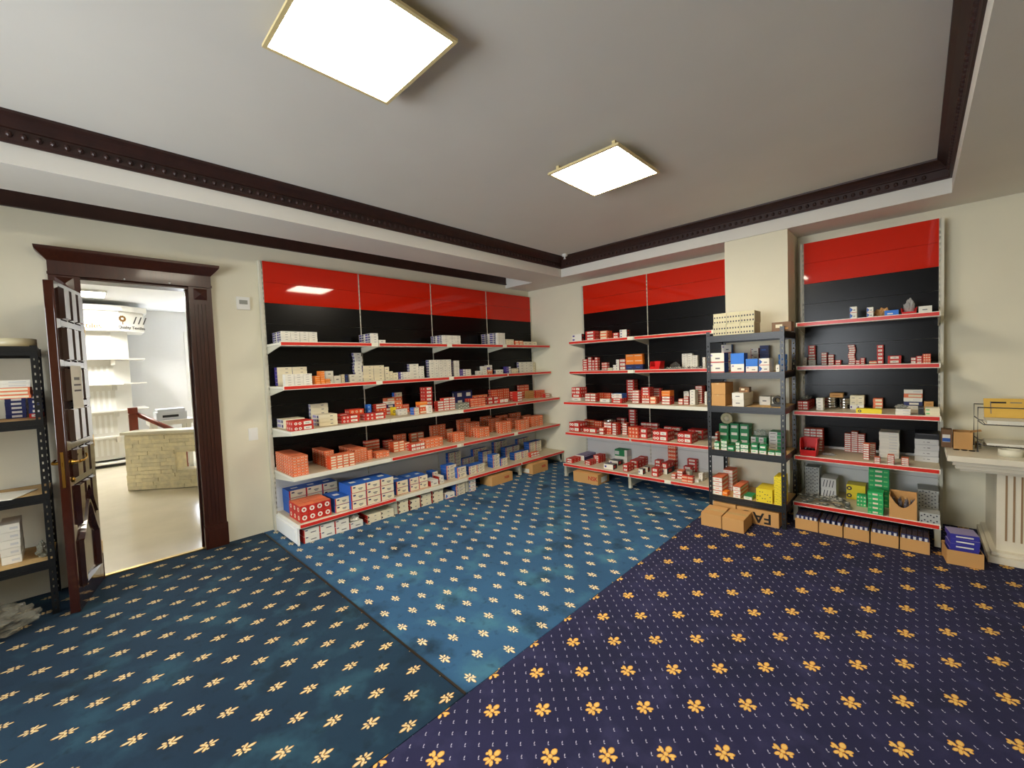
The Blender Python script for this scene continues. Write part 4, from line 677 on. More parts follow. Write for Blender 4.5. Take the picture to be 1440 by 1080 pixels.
# ---- pillar rack
S('R1',1002.5,472.6,1060.5,442,(3,2),'fl',dep=.22,lean=.005); S('R2',996,526,1018.6,497,(1,2),'bws',1025); S('R2',1008,520.5,1029,485.4,(1,3),'bws',dep=.2); S('R2',1027.6,525,1046.6,497,(1,1),'bwt',1052); S('R2',1048.7,524.8,1065.6,504.8,(1,1),'bwt',dep=.16); S('R2',1067,524.4,1081.8,504.2,(1,2),'bwd',dep=.18); S('R2',1055.8,518.5,1066.8,490,(1,4),'bwd',dep=.1,rows=['bws','bws','wr','wr']); S('R2',1068.5,517,1081,486,(1,3),'nvy',dep=.16); S('R2',1091,523.6,1096,513,(1,1),'wh',dep=.08)
S('R3',998.6,571.2,1020,538.5,(1,2),'kr',1032); S('R3',1029.5,572.4,1046,552.5,(1,2),'wh',1059); S('R3',1067.6,569.4,1083,557.5,(1,1),'wh',dep=.14); S('R3',1085.5,569.5,1090.5,558.6,(1,1),'wh',dep=.1)
S('R4',1010.8,624.5,1024.4,596,(1,3),'gn',dep=.16); S('R4',1026.8,625,1039,595.5,(1,3),'gn',dep=.16); S('R4',1040.4,626,1053,596.5,(1,3),'gn',dep=.16); S('R4',1056,629,1078,614,(2,2),'gnw',dep=.14); S('R4',1081,631.5,1100.4,607,(1,5),'gnw',dep=.16); S('R4',1004.4,632.2,1011,622,(1,2),'wgn',dep=.08); S('R4',1014,633,1022,619,(1,3),'wgn',dep=.08); S('R4',1022.6,634,1032.4,627.5,(1,1),'gn',dep=.09); S('R4',1034.6,635,1040,621.5,(1,3),'wgn',dep=.08); S('R4',1041.4,635.7,1052,624,(2,2),'wgn',dep=.08); S('R4',1056,637.3,1065.7,624,(1,2),'gn',dep=.09,rows=['wgn','gn']); S('R4',1067.6,638.6,1077.6,626,(1,2),'gn',dep=.09,rows=['wgn','gn']); S('R4',1080,640,1089,634.6,(1,1),'wgn',dep=.08); S('R4',1090.4,641,1100.8,635,(1,1),'wgn',dep=.08); S('R4',1003,627,1009,608,(1,4),'rw',dep=.08)
S('R5',1001.8,694.8,1015.3,670,(1,4),'rwf',1029); S('R5',1016,697,1023,691,(1,1),'orb',1027); S('R5',1030.8,700,1041,683.7,(1,3),'rwf',1053); S('R5',1046,703.4,1057.6,696.5,(1,1),'wgn',dep=.14); S('R5',1063,705.6,1086.3,686.4,(1,1),'ye',dep=.24); S('R5',1088.6,709.6,1101.6,670.5,(1,4),'ye',dep=.2); S('R5',1017,688.5,1030,660,(1,6),'rwf',dep=.16)
# ---- single-bay unit
S('C1',1195,447.3,1205,431.7,(1,2),'bwd',dep=.08); S('C1',1218.7,444.6,1228,432.5,(1,2),'bwd',dep=.08); S('C1',1243.5,443,1263.5,437,(1,1),'blu',dep=.1); S('C1',1291.5,439.4,1311,431,(1,1),'wh',dep=.12)
S('C2',1124,513.6,1134.4,503,(1,3),'wh',dep=.1); S('C2',1136.7,513,1146.7,486.4,(1,7),'rwl',1150,rows=['wh','wh','rw','rw','rwl','rwl','rwl']); S('C2',1155,513.4,1162.7,496,(1,5),'rw',dep=.1); S('C2',1164.6,513,1172.6,499,(1,4),'rw',dep=.1); S('C2',1174,513,1182.6,506.7,(1,2),'rwl',dep=.1); S('C2',1193,512.8,1202.4,485.3,(1,9),'rw',1208,lean=.004); S('C2',1203,512.4,1216.4,503.8,(2,3),'rwl',dep=.08,tops=[2,3]); S('C2',1223.5,510,1242.3,485.8,(1,5),'rwl',dep=.16); S('C2',1222.5,512,1247,507.6,(3,1),'rdo',dep=.06); S('C2',1248.3,512,1267.4,500.6,(1,2),'rwl',dep=.14); S('C2',1281,511.8,1288,503,(1,2),'rw',dep=.1); S('C2',1288.3,511.7,1297.3,501,(1,3),'rwl',dep=.1); S('C2',1297.6,511.6,1309,497.8,(1,4),'rdo',dep=.1)
S('C3',1121.5,576.2,1137,564.4,(1,3),'rin',1146); S('C3',1147.6,577,1157.6,560,(1,4),'wh',dep=.1); S('C3',1195,575.5,1215,556.5,(2,3),'oro',dep=.12,rows=['whk','cr','cr']); S('C3',1203.3,581,1240,574.6,(1,1),'yef',dep=.09); S('C3',1227.5,575.5,1241,560.5,(1,3),'oro',dep=.12); S('C3',1259,583.2,1280.6,575,(1,2),'ctl',dep=.14); S('C3',1291,583,1299.5,572.5,(1,1),'blk',dep=.12); S('C3',1270.6,574,1297.5,548,(1,5),'nvw',dep=.2,rows=['ctl','nvw','ctl','oro','ctl']); S('C3',1299.5,577,1313,565,(1,2),'tan',dep=.14); S('C3',1301,584.3,1322,573.6,(1,2),'lgw',dep=.12)
S('C4',1130.6,633,1157,602.2,(3,8),'rw',dep=.1,tops=[8,8,8]); S('C4',1187.5,635,1216,606.5,(3,10),'rw',dep=.12,tops=[9,10,9]); S('C4',1213.8,646.3,1222.4,624,(1,7),'rw',dep=.08); S('C4',1222.8,642,1231,624,(1,6),'rw',dep=.08); S('C4',1229.3,651,1237.5,643,(1,3),'rw',dep=.07); S('C4',1248,653.2,1257.5,640,(1,5),'rw',dep=.07); S('C4',1267.5,654.4,1278,644,(1,4),'rw',dep=.07); S('C4',1236,643.3,1264.5,607.5,(1,9),'ctl',dep=.22); S('C4',1286,648.4,1321.5,609,(1,5),'bnd',dep=.28,rows=['bnd','bnd','bnd','bnd','blk'])
S('C5',1132.4,695.8,1152,656,(1,8),'gp',dep=.16); S('C5',1154.3,699.8,1176,672,(1,2),'gpl',1180); S('C5',1190,700.8,1217,681,(1,2),'yef',dep=.16); S('C5',1204.5,711.5,1218.4,696,(3,3),'grs',dep=.08); S('C5',1220,723,1242.4,691,(1,5),'grs',dep=.12); S('C5',1221,710,1250.4,658.5,(1,8),'grs',dep=.16); S('C5',1290,718,1321.4,688,(1,6),'gp',dep=.22); S('C5',1293,736,1326,720,(1,2),'gp',dep=.12)
# ---- rack behind the door
S('L2',8,588,38,560,(1,5),'nvw',dep=.2); S('L2',41,588.5,61,549,(1,6),'nvw',dep=.2,rows=['rwl','nvw','nvw','nvw','nvw','nvw']); S('L4',2,797,32,740,(1,5),'ctl',dep=.25)
# ------------------------------------------------------------------ keep neighbouring stacks apart, then build
bysurf = {}
for t in TABLE: bysurf.setdefault(t['s'], []).append(t)
for s, L_ in bysurf.items():
    for _ in range(6):
        for i in range(len(L_)):
            for j in range(i+1, len(L_)):
                a, b = L_[i], L_[j]; g = .003
                oa = min(a['a1'], b['a1'])-max(a['a0'], b['a0']); ob = min(a['b1'], b['b1'])-max(a['b0'], b['b0'])
                if oa <= -g+.002 or ob <= -.0005: continue
                if a['b0'] > b['b0']: a, b = b, a                     # a stands in front
                lo, hi = (a, b) if a['a0'] < b['a0'] else (b, a)
                if oa+g < .3*min(a['a1']-a['a0'], b['a1']-b['a0']) and hi['a1'] > lo['a1'] and abs(a['b0']-b['b0']) < .05:
                    mid = (lo['a1']+hi['a0'])/2; lo['a1'] = mid-g/2; hi['a0'] = mid+g/2
                elif b['b0']-a['b0'] > .045: a['b1'] = b['b0']-g
                elif b['D']-(a['b0']+.06) > .05: a['b1'] = min(a['b1'], a['b0']+.06); w = b['b1']-b['b0']; b['b0'] = a['b1']+g; b['b1'] = min(b['b0']+max(w, .05), b['D'])
                else:
                    mid = (max(a['a0'], b['a0'])+min(a['a1'], b['a1']))/2; lo['a1'] = min(lo['a1'], mid-g/2); hi['a0'] = max(hi['a0'], mid+g/2)
ORD = ['first','second','third','fourth','fifth','sixth','seventh','eighth','ninth','tenth','eleventh','twelfth','thirteenth','fourteenth','fifteenth','sixteenth','seventeenth','eighteenth','nineteenth','twentieth','twenty-first','twenty-second','twenty-third','twenty-fourth','twenty-fifth','twenty-sixth','twenty-seventh','twenty-eighth']
use = {}
for t in TABLE:
    for k in set((t['rows'] or [t['kind']])): use.setdefault((t['s'], KD[k][1]), []).append(t)
for k in use: use[k].sort(key=lambda t: t['a0'])
random.seed(11); PLAN = []
for ti, t in enumerate(TABLE):
    ax, fr_, z0, D, ph, end, *_ = SURF[t['s']]; w = (t['a1']-t['a0'])/t['nx']; d = (t['b1']-t['b0'])/t['nd']; h = t['H']/t['nz']
    if w < .008 or d < .01: continue
    for i in range(t['nx']):
        nz = t['tops'][i] if t['tops'] else t['nz']
        for k in range(nz):
            kind = t['rows'][k] if t['rows'] else t['kind']
            for j in range(t['nd']):
                vis_side = (i == 0) if ax == 'x' else (i == t['nx']-1)
                if j > 0 and k < nz-1 and not vis_side: continue          # wholly behind other cartons
                lst = use[(t['s'], KD[kind][1])]; n = lst.index(t); q = []
                if nz > 1: q.append('topmost' if k == nz-1 else ('bottom' if k == 0 else ORD[nz-1-k]+'-from-top'))
                if t['nx'] > 1: q.append(ORD[i]+'-column')
                if t['nd'] > 1: q.append('front' if j == 0 else ('rear' if j == t['nd']-1 else 'middle' if t['nd'] == 3 else ORD[j]+'-deep'))
                lab = ' '.join(q+[KD[kind][1]])+(', %s such %s from %s' % (ORD[n], 'stack' if t['nz']*t['nx'] > 1 else 'one', end) if len(lst) > 1 else '')+', '+ph
                a = t['a0']+(i+.5)*w+random.uniform(-.0006, .0006)+t['lean']*math.sin(k*1.3); b = t['b0']+(j+.5)*d+random.uniform(0, .004)*(1 if k else 0)
                x, y = (fr_-b, a) if ax == 'x' else (a, fr_+b)
                rz = (math.pi/2 if ax == 'x' else 0)+(random.uniform(-.02, .02) if t['nx'] == 1 and k else 0)
                loc = Vector((x, y, z0+k*h+.0004)); PLAN.append((w*h/(loc-CAM).length_squared, ti, kind, (w*.985-.0006, d*.96, h*.992), loc, rz, lab, 'cartons in %s %s stack, %s' % (ORD[n], KD[kind][1], ph)))
kinds = {}
for p_ in PLAN: kinds.setdefault(KD[p_[2]][0], []).append(p_)
cache = {}
for nm, L_ in kinds.items():
    L_.sort(key=lambda p_: -p_[0]); rest = None
    for q, (sz, ti, kind, dim, loc, rz, lab, grp) in enumerate(L_):
        key = (ti, kind)
        if key not in cache: cache[key] = carton_mesh(*dim, kind)
        if q < 300:
            o = bpy.data.objects.new(nm, cache[key]); COL.objects.link(o); o.location = loc; o.rotation_euler = (0, 0, rz)
            o['label'] = lab; o['category'] = 'box'; o['group'] = grp
        else:                                                          # past three hundred of a kind: the smallest in view go into one object
            if rest is None: rest = bmesh.new(); rm = []
            me = cache[key]; nv, nf = len(rest.verts), len(rest.faces); rest.from_mesh(me); rest.verts.ensure_lookup_table(); rest.faces.ensure_lookup_table()
            M_ = Matrix.Translation(loc) @ Matrix.Rotation(rz, 4, 'Z')
            for v in rest.verts[nv:]: v.co = M_ @ v.co
            for f_ in rest.faces[nf:]:
                mm = me.materials[f_.material_index]
                if mm not in rm: rm.append(mm)
                f_.material_index = rm.index(mm)
    if rest:
        me = bpy.data.meshes.new(nm+'_remainder'); rest.to_mesh(me); rest.free()
        for mm in rm: me.materials.append(mm)
        obj(nm+'_pile', me, label='remaining small '+KD[L_[0][2]][1]+'s packed on the shelves among larger ones', cat='boxes', kind='stuff')
    print('KIND', nm, len(L_))
# ------------------------------------------------------------------ larger and odd goods
def kraft_box(name, w, d, h, loc, rot, label, txt=None, tcol=None, tsize=.09, flip=False, tpos=(.0,.5), group=None, flaps=False, cat='box'):
    t = empty(name, loc, (0,0,rot), label, cat, group)
    obj('carton_body', MB().box(-w/2, w/2, -d/2, d/2, 0, h-.003, cKR), t, bevel=.003)
    for s in (-1, 1): obj('flap', MB().box(-w/2+.001, w/2-.001, (-d/2+.001 if s < 0 else .002), (-.002 if s < 0 else d/2-.001), h-.003, h, cKR), t)
    obj('tape', MB().box(-w/2-.0005, w/2+.0005, -.028, .028, h, h+.0006, cTAP), t)
    if txt:
        obj('lettering', text_mesh(txt, tsize, tcol), t, (tpos[0]*w, -d/2-.0015, tpos[1]*h), (math.pi/2, math.pi if flip else 0, 0))
    return t
INKR = mat('red_ink', (186,44,30), .7); INKD = mat('black_ink', (26,22,22), .7)
def from_px(ax, z, u0, v0, u1, vt, dep):           # front-face box from pixels: returns centre, width, height
    P = onp(u0, v0, 2, z)
    if ax == 'x': q = onp(u1, v0, 0, P.x); h = onp(u0, vt, 0, P.x).z-z; w = q.y-P.y; return Vector((P.x-dep/2, (P.y+q.y)/2, z)), w, h, math.pi/2
    q = onp(u1, v0, 1, P.y); h = onp(u0, vt, 1, P.y).z-z; w = q.x-P.x; return Vector(((P.x+q.x)/2, P.y+dep/2, z)), w, h, 0.
c, w, h, r = from_px('x', 0, 692, 684.5, 721.5, 671, .24); kraft_box('cardboard_box', w, .24, min(h,.155), c, r, 'long cardboard box on the carpet under the third bay of the long unit', 'NSK', INKR, .05, tpos=(.22,.55))
c, w, h, r = from_px('x', 0, 749.5, 667.6, 771, 653.5, .24); bx4 = kraft_box('cardboard_box', w, .24, min(h,.15), c, r, 'cardboard box with white label under the corner bay of the long unit', 'NSK', INKR, .05, tpos=(.22,.55))
obj('shipping_label', MB().box(-w/2-.001, -w/2-.0001, -.05, .09, .012, .07, cWH), bx4)
P, Q = onp(806.5, 676.3, 2, 0), onp(841, 683, 2, 0); w = (Q-P).length; a = math.atan2((Q-P).y, (Q-P).x); hh = .135
c = (P+Q)/2+Vector((-math.sin(a), math.cos(a), 0))*.14
nsk = kraft_box('cardboard_box', w, .28, hh, c, a, 'cardboard box lettered in red under the two-bay unit', 'NSK', INKR, .075, tpos=(.30,.55)); obj('shipping_label', MB().box(w/2+.0001, w/2+.001, -.06, .08, .02, .09, cWH), nsk)
# cartons by the pillar rack
P, Q = onp(1050, 736.5, 2, 0), onp(1095.5, 743.8, 2, 0); P = onp(1036, 734.2, 2, 0); yq = Q.y; 
bw_ = Q.x-onp(1036, 733, 1, yq).x
kraft_box('cardboard_box', bw_, .34, .138, Vector((Q.x-bw_/2, yq+.17, 0)), 0, 'cardboard box with upside-down black lettering under the pillar rack', 'FAG', INKD, .135, True, (-.02,.52))
xl = RX0+.04; wl = Q.x-bw_-.008-xl
kraft_box('cardboard_box', wl, .34, .14, Vector((xl+wl/2, yq+.175, 0)), 0, 'plain cardboard box beside the lettered one under the pillar rack')
for (u0, v0, u1, v1, dep, vt, lb) in ((1015.5,744.5,1046,751.2,.285,722.5,'flat cardboard box in front of the pillar rack with open seam'),(986,737.8,1014.6,743.8,.27,717,'flat cardboard box in front of the pillar rack nearer the corner')):
    P, Q = onp(u0, v0, 2, 0), onp(u1, v1, 2, 0); d = Q-P; w = d.length; a = math.atan2(d.y, d.x)
    dep = min(dep, (yq-.012-max(P.y, Q.y))/math.cos(a)) if False else dep
    hh = min(onp(u0, vt, 1, P.y).z, .12)
    c = (P+Q)/2+Vector((-math.sin(a), math.cos(a), 0))*dep/2
    kraft_box('cardboard_box', w, dep, hh, c, a, lb)
# five open trays packed with small boxes under the single-bay unit
TU = [(1118,1150.7),(1151.5,1185),(1186,1222.6),(1224,1264),(1265,1308)]
fy = onp(1308, 781, 2, 0).y; tn = carton_mesh(.030, .06, .12, 'nvw')
TK_ = MB().box(-.0145,.0145,-.035,.035,0,.125,cNV,{'top':cBK}).poly([(-.008,-.0356,.088),(.008,-.0356,.088),(.008,-.0356,.116),(-.008,-.0356,.116)],cGY).mesh('tray_carton')
for i, (u0, u1) in enumerate(TU):
    vb = 744.2+(781-744.2)*((u0+u1)/2-1118)/190
    x0, x1 = onp(u0, vb, 1, fy).x+.002, onp(u1, vb, 1, fy).x-.002; w = x1-x0; d = .30; hh = .098; e = .004
    lb = 'open cardboard tray of navy cartons, %s from pillar, under single-bay unit' % ORD[i]
    t = empty('cardboard_tray', ((x0+x1)/2, fy+d/2, 0), label=lb, cat='tray', group='cardboard trays under the single-bay unit')
    obj('tray_walls', MB().box(-w/2,w/2,-d/2,-d/2+e,0,hh,cKR).box(-w/2,w/2,d/2-e,d/2,0,hh,cKR).box(-w/2,-w/2+e,-d/2+e,d/2-e,0,hh,cKR).box(w/2-e,w/2,-d/2+e,d/2-e,0,hh,cKR), t)
    obj('tray_base', MB().box(-w/2+e,w/2-e,-d/2+e,d/2-e,0,.004,cKR), t)
    n = max(4, int((w-2*e)/.031)); p_ = (w-2*e)/n
    for a in range(n):
        for b in range(3):
            o = bpy.data.objects.new('tray_carton', TK_); COL.objects.link(o); o.location = ((x0+x1)/2-w/2+e+(a+.5)*p_, fy+e+.038+b*.075, .0045)
            o['label'] = '%s-row %s-column navy carton in %s tray from pillar, under single-bay unit' % (('front','middle','rear')[b], ORD[a], ORD[i]); o['category'] = 'box'; o['group'] = 'navy cartons in the %s tray from pillar' % ORD[i]
# carton with purple-blue boxes beside the single-bay unit
P = onp(1331.5, 792, 2, 0); Q = onp(1384, 801.5, 2, 0); d_ = Q-P; w = d_.length; a = math.atan2(d_.y, d_.x); dep = .2; hh = .105
c = (P+Q)/2+Vector((-math.sin(a), math.cos(a), 0))*dep/2
t = empty('cardboard_tray', c, (0,0,a), 'small cardboard box holding purple-blue cartons beside the mantelpiece', 'box'); e = .004
obj('tray_walls', MB().box(-w/2,w/2,-dep/2,-dep/2+e,0,hh,cKR).box(-w/2,w/2,dep/2-e,dep/2,0,hh,cKR).box(-w/2,-w/2+e,-dep/2+e,dep/2-e,0,hh,cKR).box(w/2-e,w/2,-dep/2+e,dep/2-e,0,hh,cKR), t)
obj('tray_base', MB().box(-w/2+e,w/2-e,-dep/2+e,dep/2-e,0,.004,cKR), t)
pm_ = carton_mesh(w*.80, dep*.8, .036, 'pbx')
for k in range(6):
    o = obj('purple_blue_carton', pm_, loc=c+Vector((0.004*math.sin(k*2), .003*math.cos(k), .0045+k*.0365)), rot=(0,0,a+(.05*math.sin(k*3) if k > 2 else 0)), label=('topmost' if k == 5 else ORD[5-k]+'-from-top')+' white-labelled purple-blue carton in box beside the mantelpiece', cat='box', group='purple-blue cartons beside the mantelpiece')
# steel bearings
STL = mat('bearing_steel', (190,188,182), .22, 1.0); STD = mat('bearing_dark', (70,68,64), .3, .9)
def bearing_mesh(R, h, ri=.55):
    m = MB(); m.lathe([(R*.80,0),(R*.97,0),(R,h*.12),(R,h*.88),(R*.97,h),(R*.80,h)], STL, 22, closed=True)
    m.lathe([(R*ri,0),(R*(ri+.14),0),(R*(ri+.14),h),(R*ri,h)], STL, 22, closed=True); m.lathe([(R*(ri+.13),h*.12),(R*.81,h*.12),(R*.81,h*.86),(R*(ri+.13),h*.86)], STD, 22, closed=True); m.fix = True; return m.mesh('bearing')
def bearing(u, v, surf, R, h, n, label, dz=0., group=None, mesh=None):
    z = SURF[surf][2]+dz; P = onp(u, v, 2, z); me = mesh or bearing_mesh(R, h)
    for k in range(n): obj('ball_bearing', me, loc=(P.x, P.y, z+k*(h+.0005)), label=label, cat='bearing', group=group)
bearing(1168, 573.5, 'C3', .055, .026, 4, 'steel ball bearing in taller pile on third shelf of single-bay unit', group='steel bearings piled on the third shelf')
bearing(1188, 574.5, 'C3', .042, .024, 4, 'steel ball bearing in narrower pile on third shelf of single-bay unit', group='steel bearings piled on the third shelf')
tb = [t for t in TABLE if t['s'] == 'B4' and t['rows']][0]; obj('ball_bearing', bearing_mesh(.075, .03), loc=((tb['a0']+tb['a1'])/2, SURF['B4'][1]+(tb['b0']+tb['b1'])/2, SURF['B4'][2]+tb['H']+.001), label="large steel bearing lying on cartons, two-bay unit's fourth shelf", cat='bearing')
rb = bearing_mesh(.0145, .010, .45)
for i in range(13):
    yy = SURF['B2'][1]+.03+(i % 3)*.012; obj('ball_bearing', rb, loc=(onp(939+i*3.9, 518, 1, yy).x, yy, SURF['B2'][2]+.0152), rot=(math.radians(78), 0, .3*math.sin(i*2.1)), label='small loose steel bearing standing in a row on second shelf of two-bay unit', cat='bearing', group='small loose bearings on the second shelf')
bearing(1016, 681, 'R5', .05, .04, 1, 'dark steel bearing behind long cartons on bottom shelf of pillar rack') if False else None
zt4 = SURF['R4'][2]
tg = [t for t in TABLE if t['s'] == 'R4'][0]
obj('cream_bearing_roll', MB().lathe([(.026,-.02),(.055,-.02),(.058,-.015),(.058,.015),(.055,.02),(.026,.02)], cFL, 20, axis='y', closed=True).lathe([(0,-.016),(.027,-.016),(.027,.016),(0,.016)], cCR, 20, axis='y'), loc=((tg['a0']+tg['a1'])/2+.02, SURF['R4'][1]+tg['b0']+.05, zt4+tg['H']+.0585), label='round cream-rimmed bearing on top of green cartons, fourth shelf of pillar rack', cat='bearing')
# red parts bins
RP = mat('red_plastic', (214,24,20), .3)
def bin_(surf, u0, v0, u1, vt, dep, label, yf=None):
    z = SURF[surf][2]; c, w, h, r = from_px('y', z, u0, v0, u1, vt, dep)
    if yf: p, q = onp(u0, v0, 1, yf), onp(u1, v0, 1, yf); w = q.x-p.x; c = Vector(((p.x+q.x)/2, yf+dep/2, z)); h = onp(u0, vt, 1, yf).z-z
    c.y = max(c.y, SURF[surf][1]+.012+dep/2)
    t = empty('parts_bin', c, (0,0,0), label, 'bin')
    m = MB(); m.fix = True; e = .05*w; q = .005
    def ring(s, y0, y1, zz): return [(-w/2*s,y0,zz),(w/2*s,y0,zz),(w/2*s,y1,zz),(-w/2*s,y1,zz)]
    m.hull(ring(.84,-dep/2,dep/2,0), ring(.84,-dep/2,dep/2,.004), RP)
    m.hull([(-w/2*.84,-dep/2,0),(w/2*.84,-dep/2,0),(w/2*.9,-dep/2-.004,h*.38),(-w/2*.9,-dep/2-.004,h*.38)], [(-w/2*.84,-dep/2+q,0),(w/2*.84,-dep/2+q,0),(w/2*.9,-dep/2+q,h*.38),(-w/2*.9,-dep/2+q,h*.38)], RP)
    m.hull([(-w/2*.84,dep/2-q,0),(w/2*.84,dep/2-q,0),(w/2,dep/2-q,h),(-w/2,dep/2-q,h)], [(-w/2*.84,dep/2,0),(w/2*.84,dep/2,0),(w/2,dep/2,h),(-w/2,dep/2,h)], RP)
    for s in (-1, 1):
        m.hull([(s*w/2*.84,-dep/2,0),(s*w/2*.84,dep/2,0),(s*w/2,dep/2,h),(s*w/2*.98,-dep/4,h),(s*w/2*.9,-dep/2,h*.38)], [(s*(w/2*.84-q),-dep/2,0),(s*(w/2*.84-q),dep/2,0),(s*(w/2-q),dep/2,h),(s*(w/2*.98-q),-dep/4,h),(s*(w/2*.9-q),-dep/2,h*.38)], RP)
    obj('bin_shell', m, t); return c, w, h
c, w, h = bin_('C4', 1123.5, 640.5, 1149, 617.5, .16, 'red plastic parts bin full of fittings on fourth shelf of single-bay unit')
fit = [MB().lathe([(.005,0),(.0125,0),(.0125,.017),(.005,.017)], q, 12, closed=True).mesh('metal_fitting') for q in (STL, STD)]
for i in range(32):                      # four layers resting on one another
    L_, q = divmod(i, 9); obj('metal_fitting', fit[(i*7 % 5) % 2], loc=c+Vector(((q % 3-1)*.0285+(.004 if L_ % 2 else 0), (q//3-1)*.034, .0042+L_*.0173)), label='small metal fitting heaped in the red parts bin', cat='fitting', group='fittings in the red bin')
bin_('B2', 913, 518.8, 928, 508.3, .14, 'red plastic parts bin on second shelf of two-bay unit', SURF['B2'][1]+.06)
c2, w2, h2 = bin_('C1', 1265.5, 441, 1290, 430.5, .15, 'red plastic bin under a crumpled bag on top shelf of single-bay unit')
# crumpled plastic
def plastic(name, rgb, k):
    m = bpy.data.materials.new(name); m.use_nodes = True; N = m.node_tree.nodes; L = m.node_tree.links; b = N['Principled BSDF']; b.inputs['Base Color'].default_value = (*lin(rgb), 1); b.inputs['Roughness'].default_value = .18
    t = N.new('ShaderNodeBsdfTransparent'); mx = N.new('ShaderNodeMixShader'); mx.inputs[0].default_value = k; L.new(t.outputs[0], mx.inputs[1]); L.new(b.outputs[0], mx.inputs[2]); L.new(mx.outputs[0], N['Material Output'].inputs[0]); return m
PL1 = plastic('clear_plastic', (200,200,196), .5); PL2 = plastic('cloudy_plastic', (170,170,160), .7)
from mathutils import noise as nz_
def bag(loc, s, label, m=PL1, seed=1, kind='plastic_bag', cat='bag'):
    bm = bmesh.new(); bmesh.ops.create_icosphere(bm, subdivisions=4, radius=1)
    for v in bm.verts:
        p = v.co*2.3+Vector((seed*7.1, seed*3.3, 0)); k = 1+.42*nz_.noise(p)+.26*abs(nz_.noise(p*2.7))-.1
        v.co = Vector((v.co.x*s[0]*k, v.co.y*s[1]*k, max(0, (v.co.z+.75)/1.75)*s[2]*2*k))
    lo = [min(v.co[i] for v in bm.verts) for i in range(3)]; hi = [max(v.co[i] for v in bm.verts) for i in range(3)]
    for v in bm.verts: v.co = Vector([(v.co[i]-(lo[i]+hi[i])/2)/(hi[i]-lo[i])*2*s[i] for i in range(2)]+[(v.co.z-lo[2])/(hi[2]-lo[2])*2*s[2]])
    me = bpy.data.meshes.new(kind); bm.to_mesh(me); bm.free(); me.materials.append(m); return obj(kind, me, loc=loc, label=label, cat=cat)
P = onp(1276, 441, 1, c2.y); bag((c2.x, c2.y, c2.z+.005), (.36*w2,.05,.07), 'crumpled clear plastic bag in red bin on top shelf of single-bay unit', seed=2)
o = bag((c2.x-.175, c2.y+.05, SURF['C1'][2]), (.055,.05,.045), 'crumpled brown paper wrap beside red bin on top shelf of single-bay unit', m=cKR, seed=3, kind='paper_wrap', cat='wrapping')
P = onp(1140, 566, 1, -.35); t3 = [t for t in TABLE if t['s'] == 'C3'][0]; bag(((t3['a0']+t3['a1'])/2, SURF['C3'][1]+(t3['b0']+t3['b1'])/2, SURF['C3'][2]+t3['H']), ((t3['a1']-t3['a0'])*.48,(t3['b1']-t3['b0'])*.46,.025), 'clear plastic bag lying on red cartons, third shelf of single-bay unit', m=PL2, seed=4)
P = onp(1266, 577, 2, SURF['C3'][2]); t4 = [t for t in TABLE if t['s'] == 'C3' and t['kind'] == 'ctl'][0]; bag(((t4['a0']+t4['a1'])/2-.01, SURF['C3'][1]+(t4['b0']+t4['b1'])/2, SURF['C3'][2]+t4['H']), ((t4['a1']-t4['a0'])*.48,(t4['b1']-t4['b0'])*.46,.018), 'cloudy plastic bag of parts on third shelf of single-bay unit', m=PL2, seed=5)
P = onp(1166, 640, 2, SURF['C4'][2]); bag(P, (.06,.05,.010), 'flat clear plastic bag beside the red bin, fourth shelf of single-bay unit', seed=6)
bag((onp(950, 512, 1, -.2).x, -.2, SURF['B2'][2]), (.06,.05,.045), 'dark grey plastic bag on second shelf of two-bay unit', m=plastic('smoke_plastic', (90,86,80), .8), seed=7)
P = onp(1067, 622, 2, SURF['R4'][2]); tw = [t for t in TABLE if t['s'] == 'R4' and t['kind'] == 'gnw'][0]; bag(((tw['a0']+tw['a1'])/2, SURF['R4'][1]+(tw['b0']+tw['b1'])/2, SURF['R4'][2]+tw['H']), ((tw['a1']-tw['a0'])*.48,(tw['b1']-tw['b0'])*.46,.035), 'large clear plastic bag of parts on fourth shelf of pillar rack', m=plastic('thin_wrap', (190,200,190), .35), seed=8)
P = onp(28, 884, 2, 0); bag(P+Vector((-.05,-.1,0)), (.22,.20,.07), 'crumpled clear plastic sheeting on the carpet under the rack behind the door', seed=9, m=plastic('sheet_plastic', (150,146,130), .45), kind='plastic_sheet', cat='plastic')
P = onp(47, 786, 2, ZL[3]); bag((LX-.14, P.y+.05, ZL[3]), (.07,.045,.055), 'plastic-wrapped rings on the fourth shelf of the rack behind the door', seed=10, m=plastic('wrap_plastic', (140,140,124), .6), kind='wrapped_rings', cat='package')
P = onp(503, 722, 2, 0); bag((AO.x+DSH[4]-.10, (lambda t: t['a0']+(t['a1']-t['a0'])*.875)([t for t in TABLE if t['s']=='A0'][0]), [t for t in TABLE if t['s']=='A0'][0]['H']/2), (.085,.07,.03), 'white wrapped bag on white cartons under the long unit', m=cWH, seed=11, kind='wrapped_parcel', cat='package')
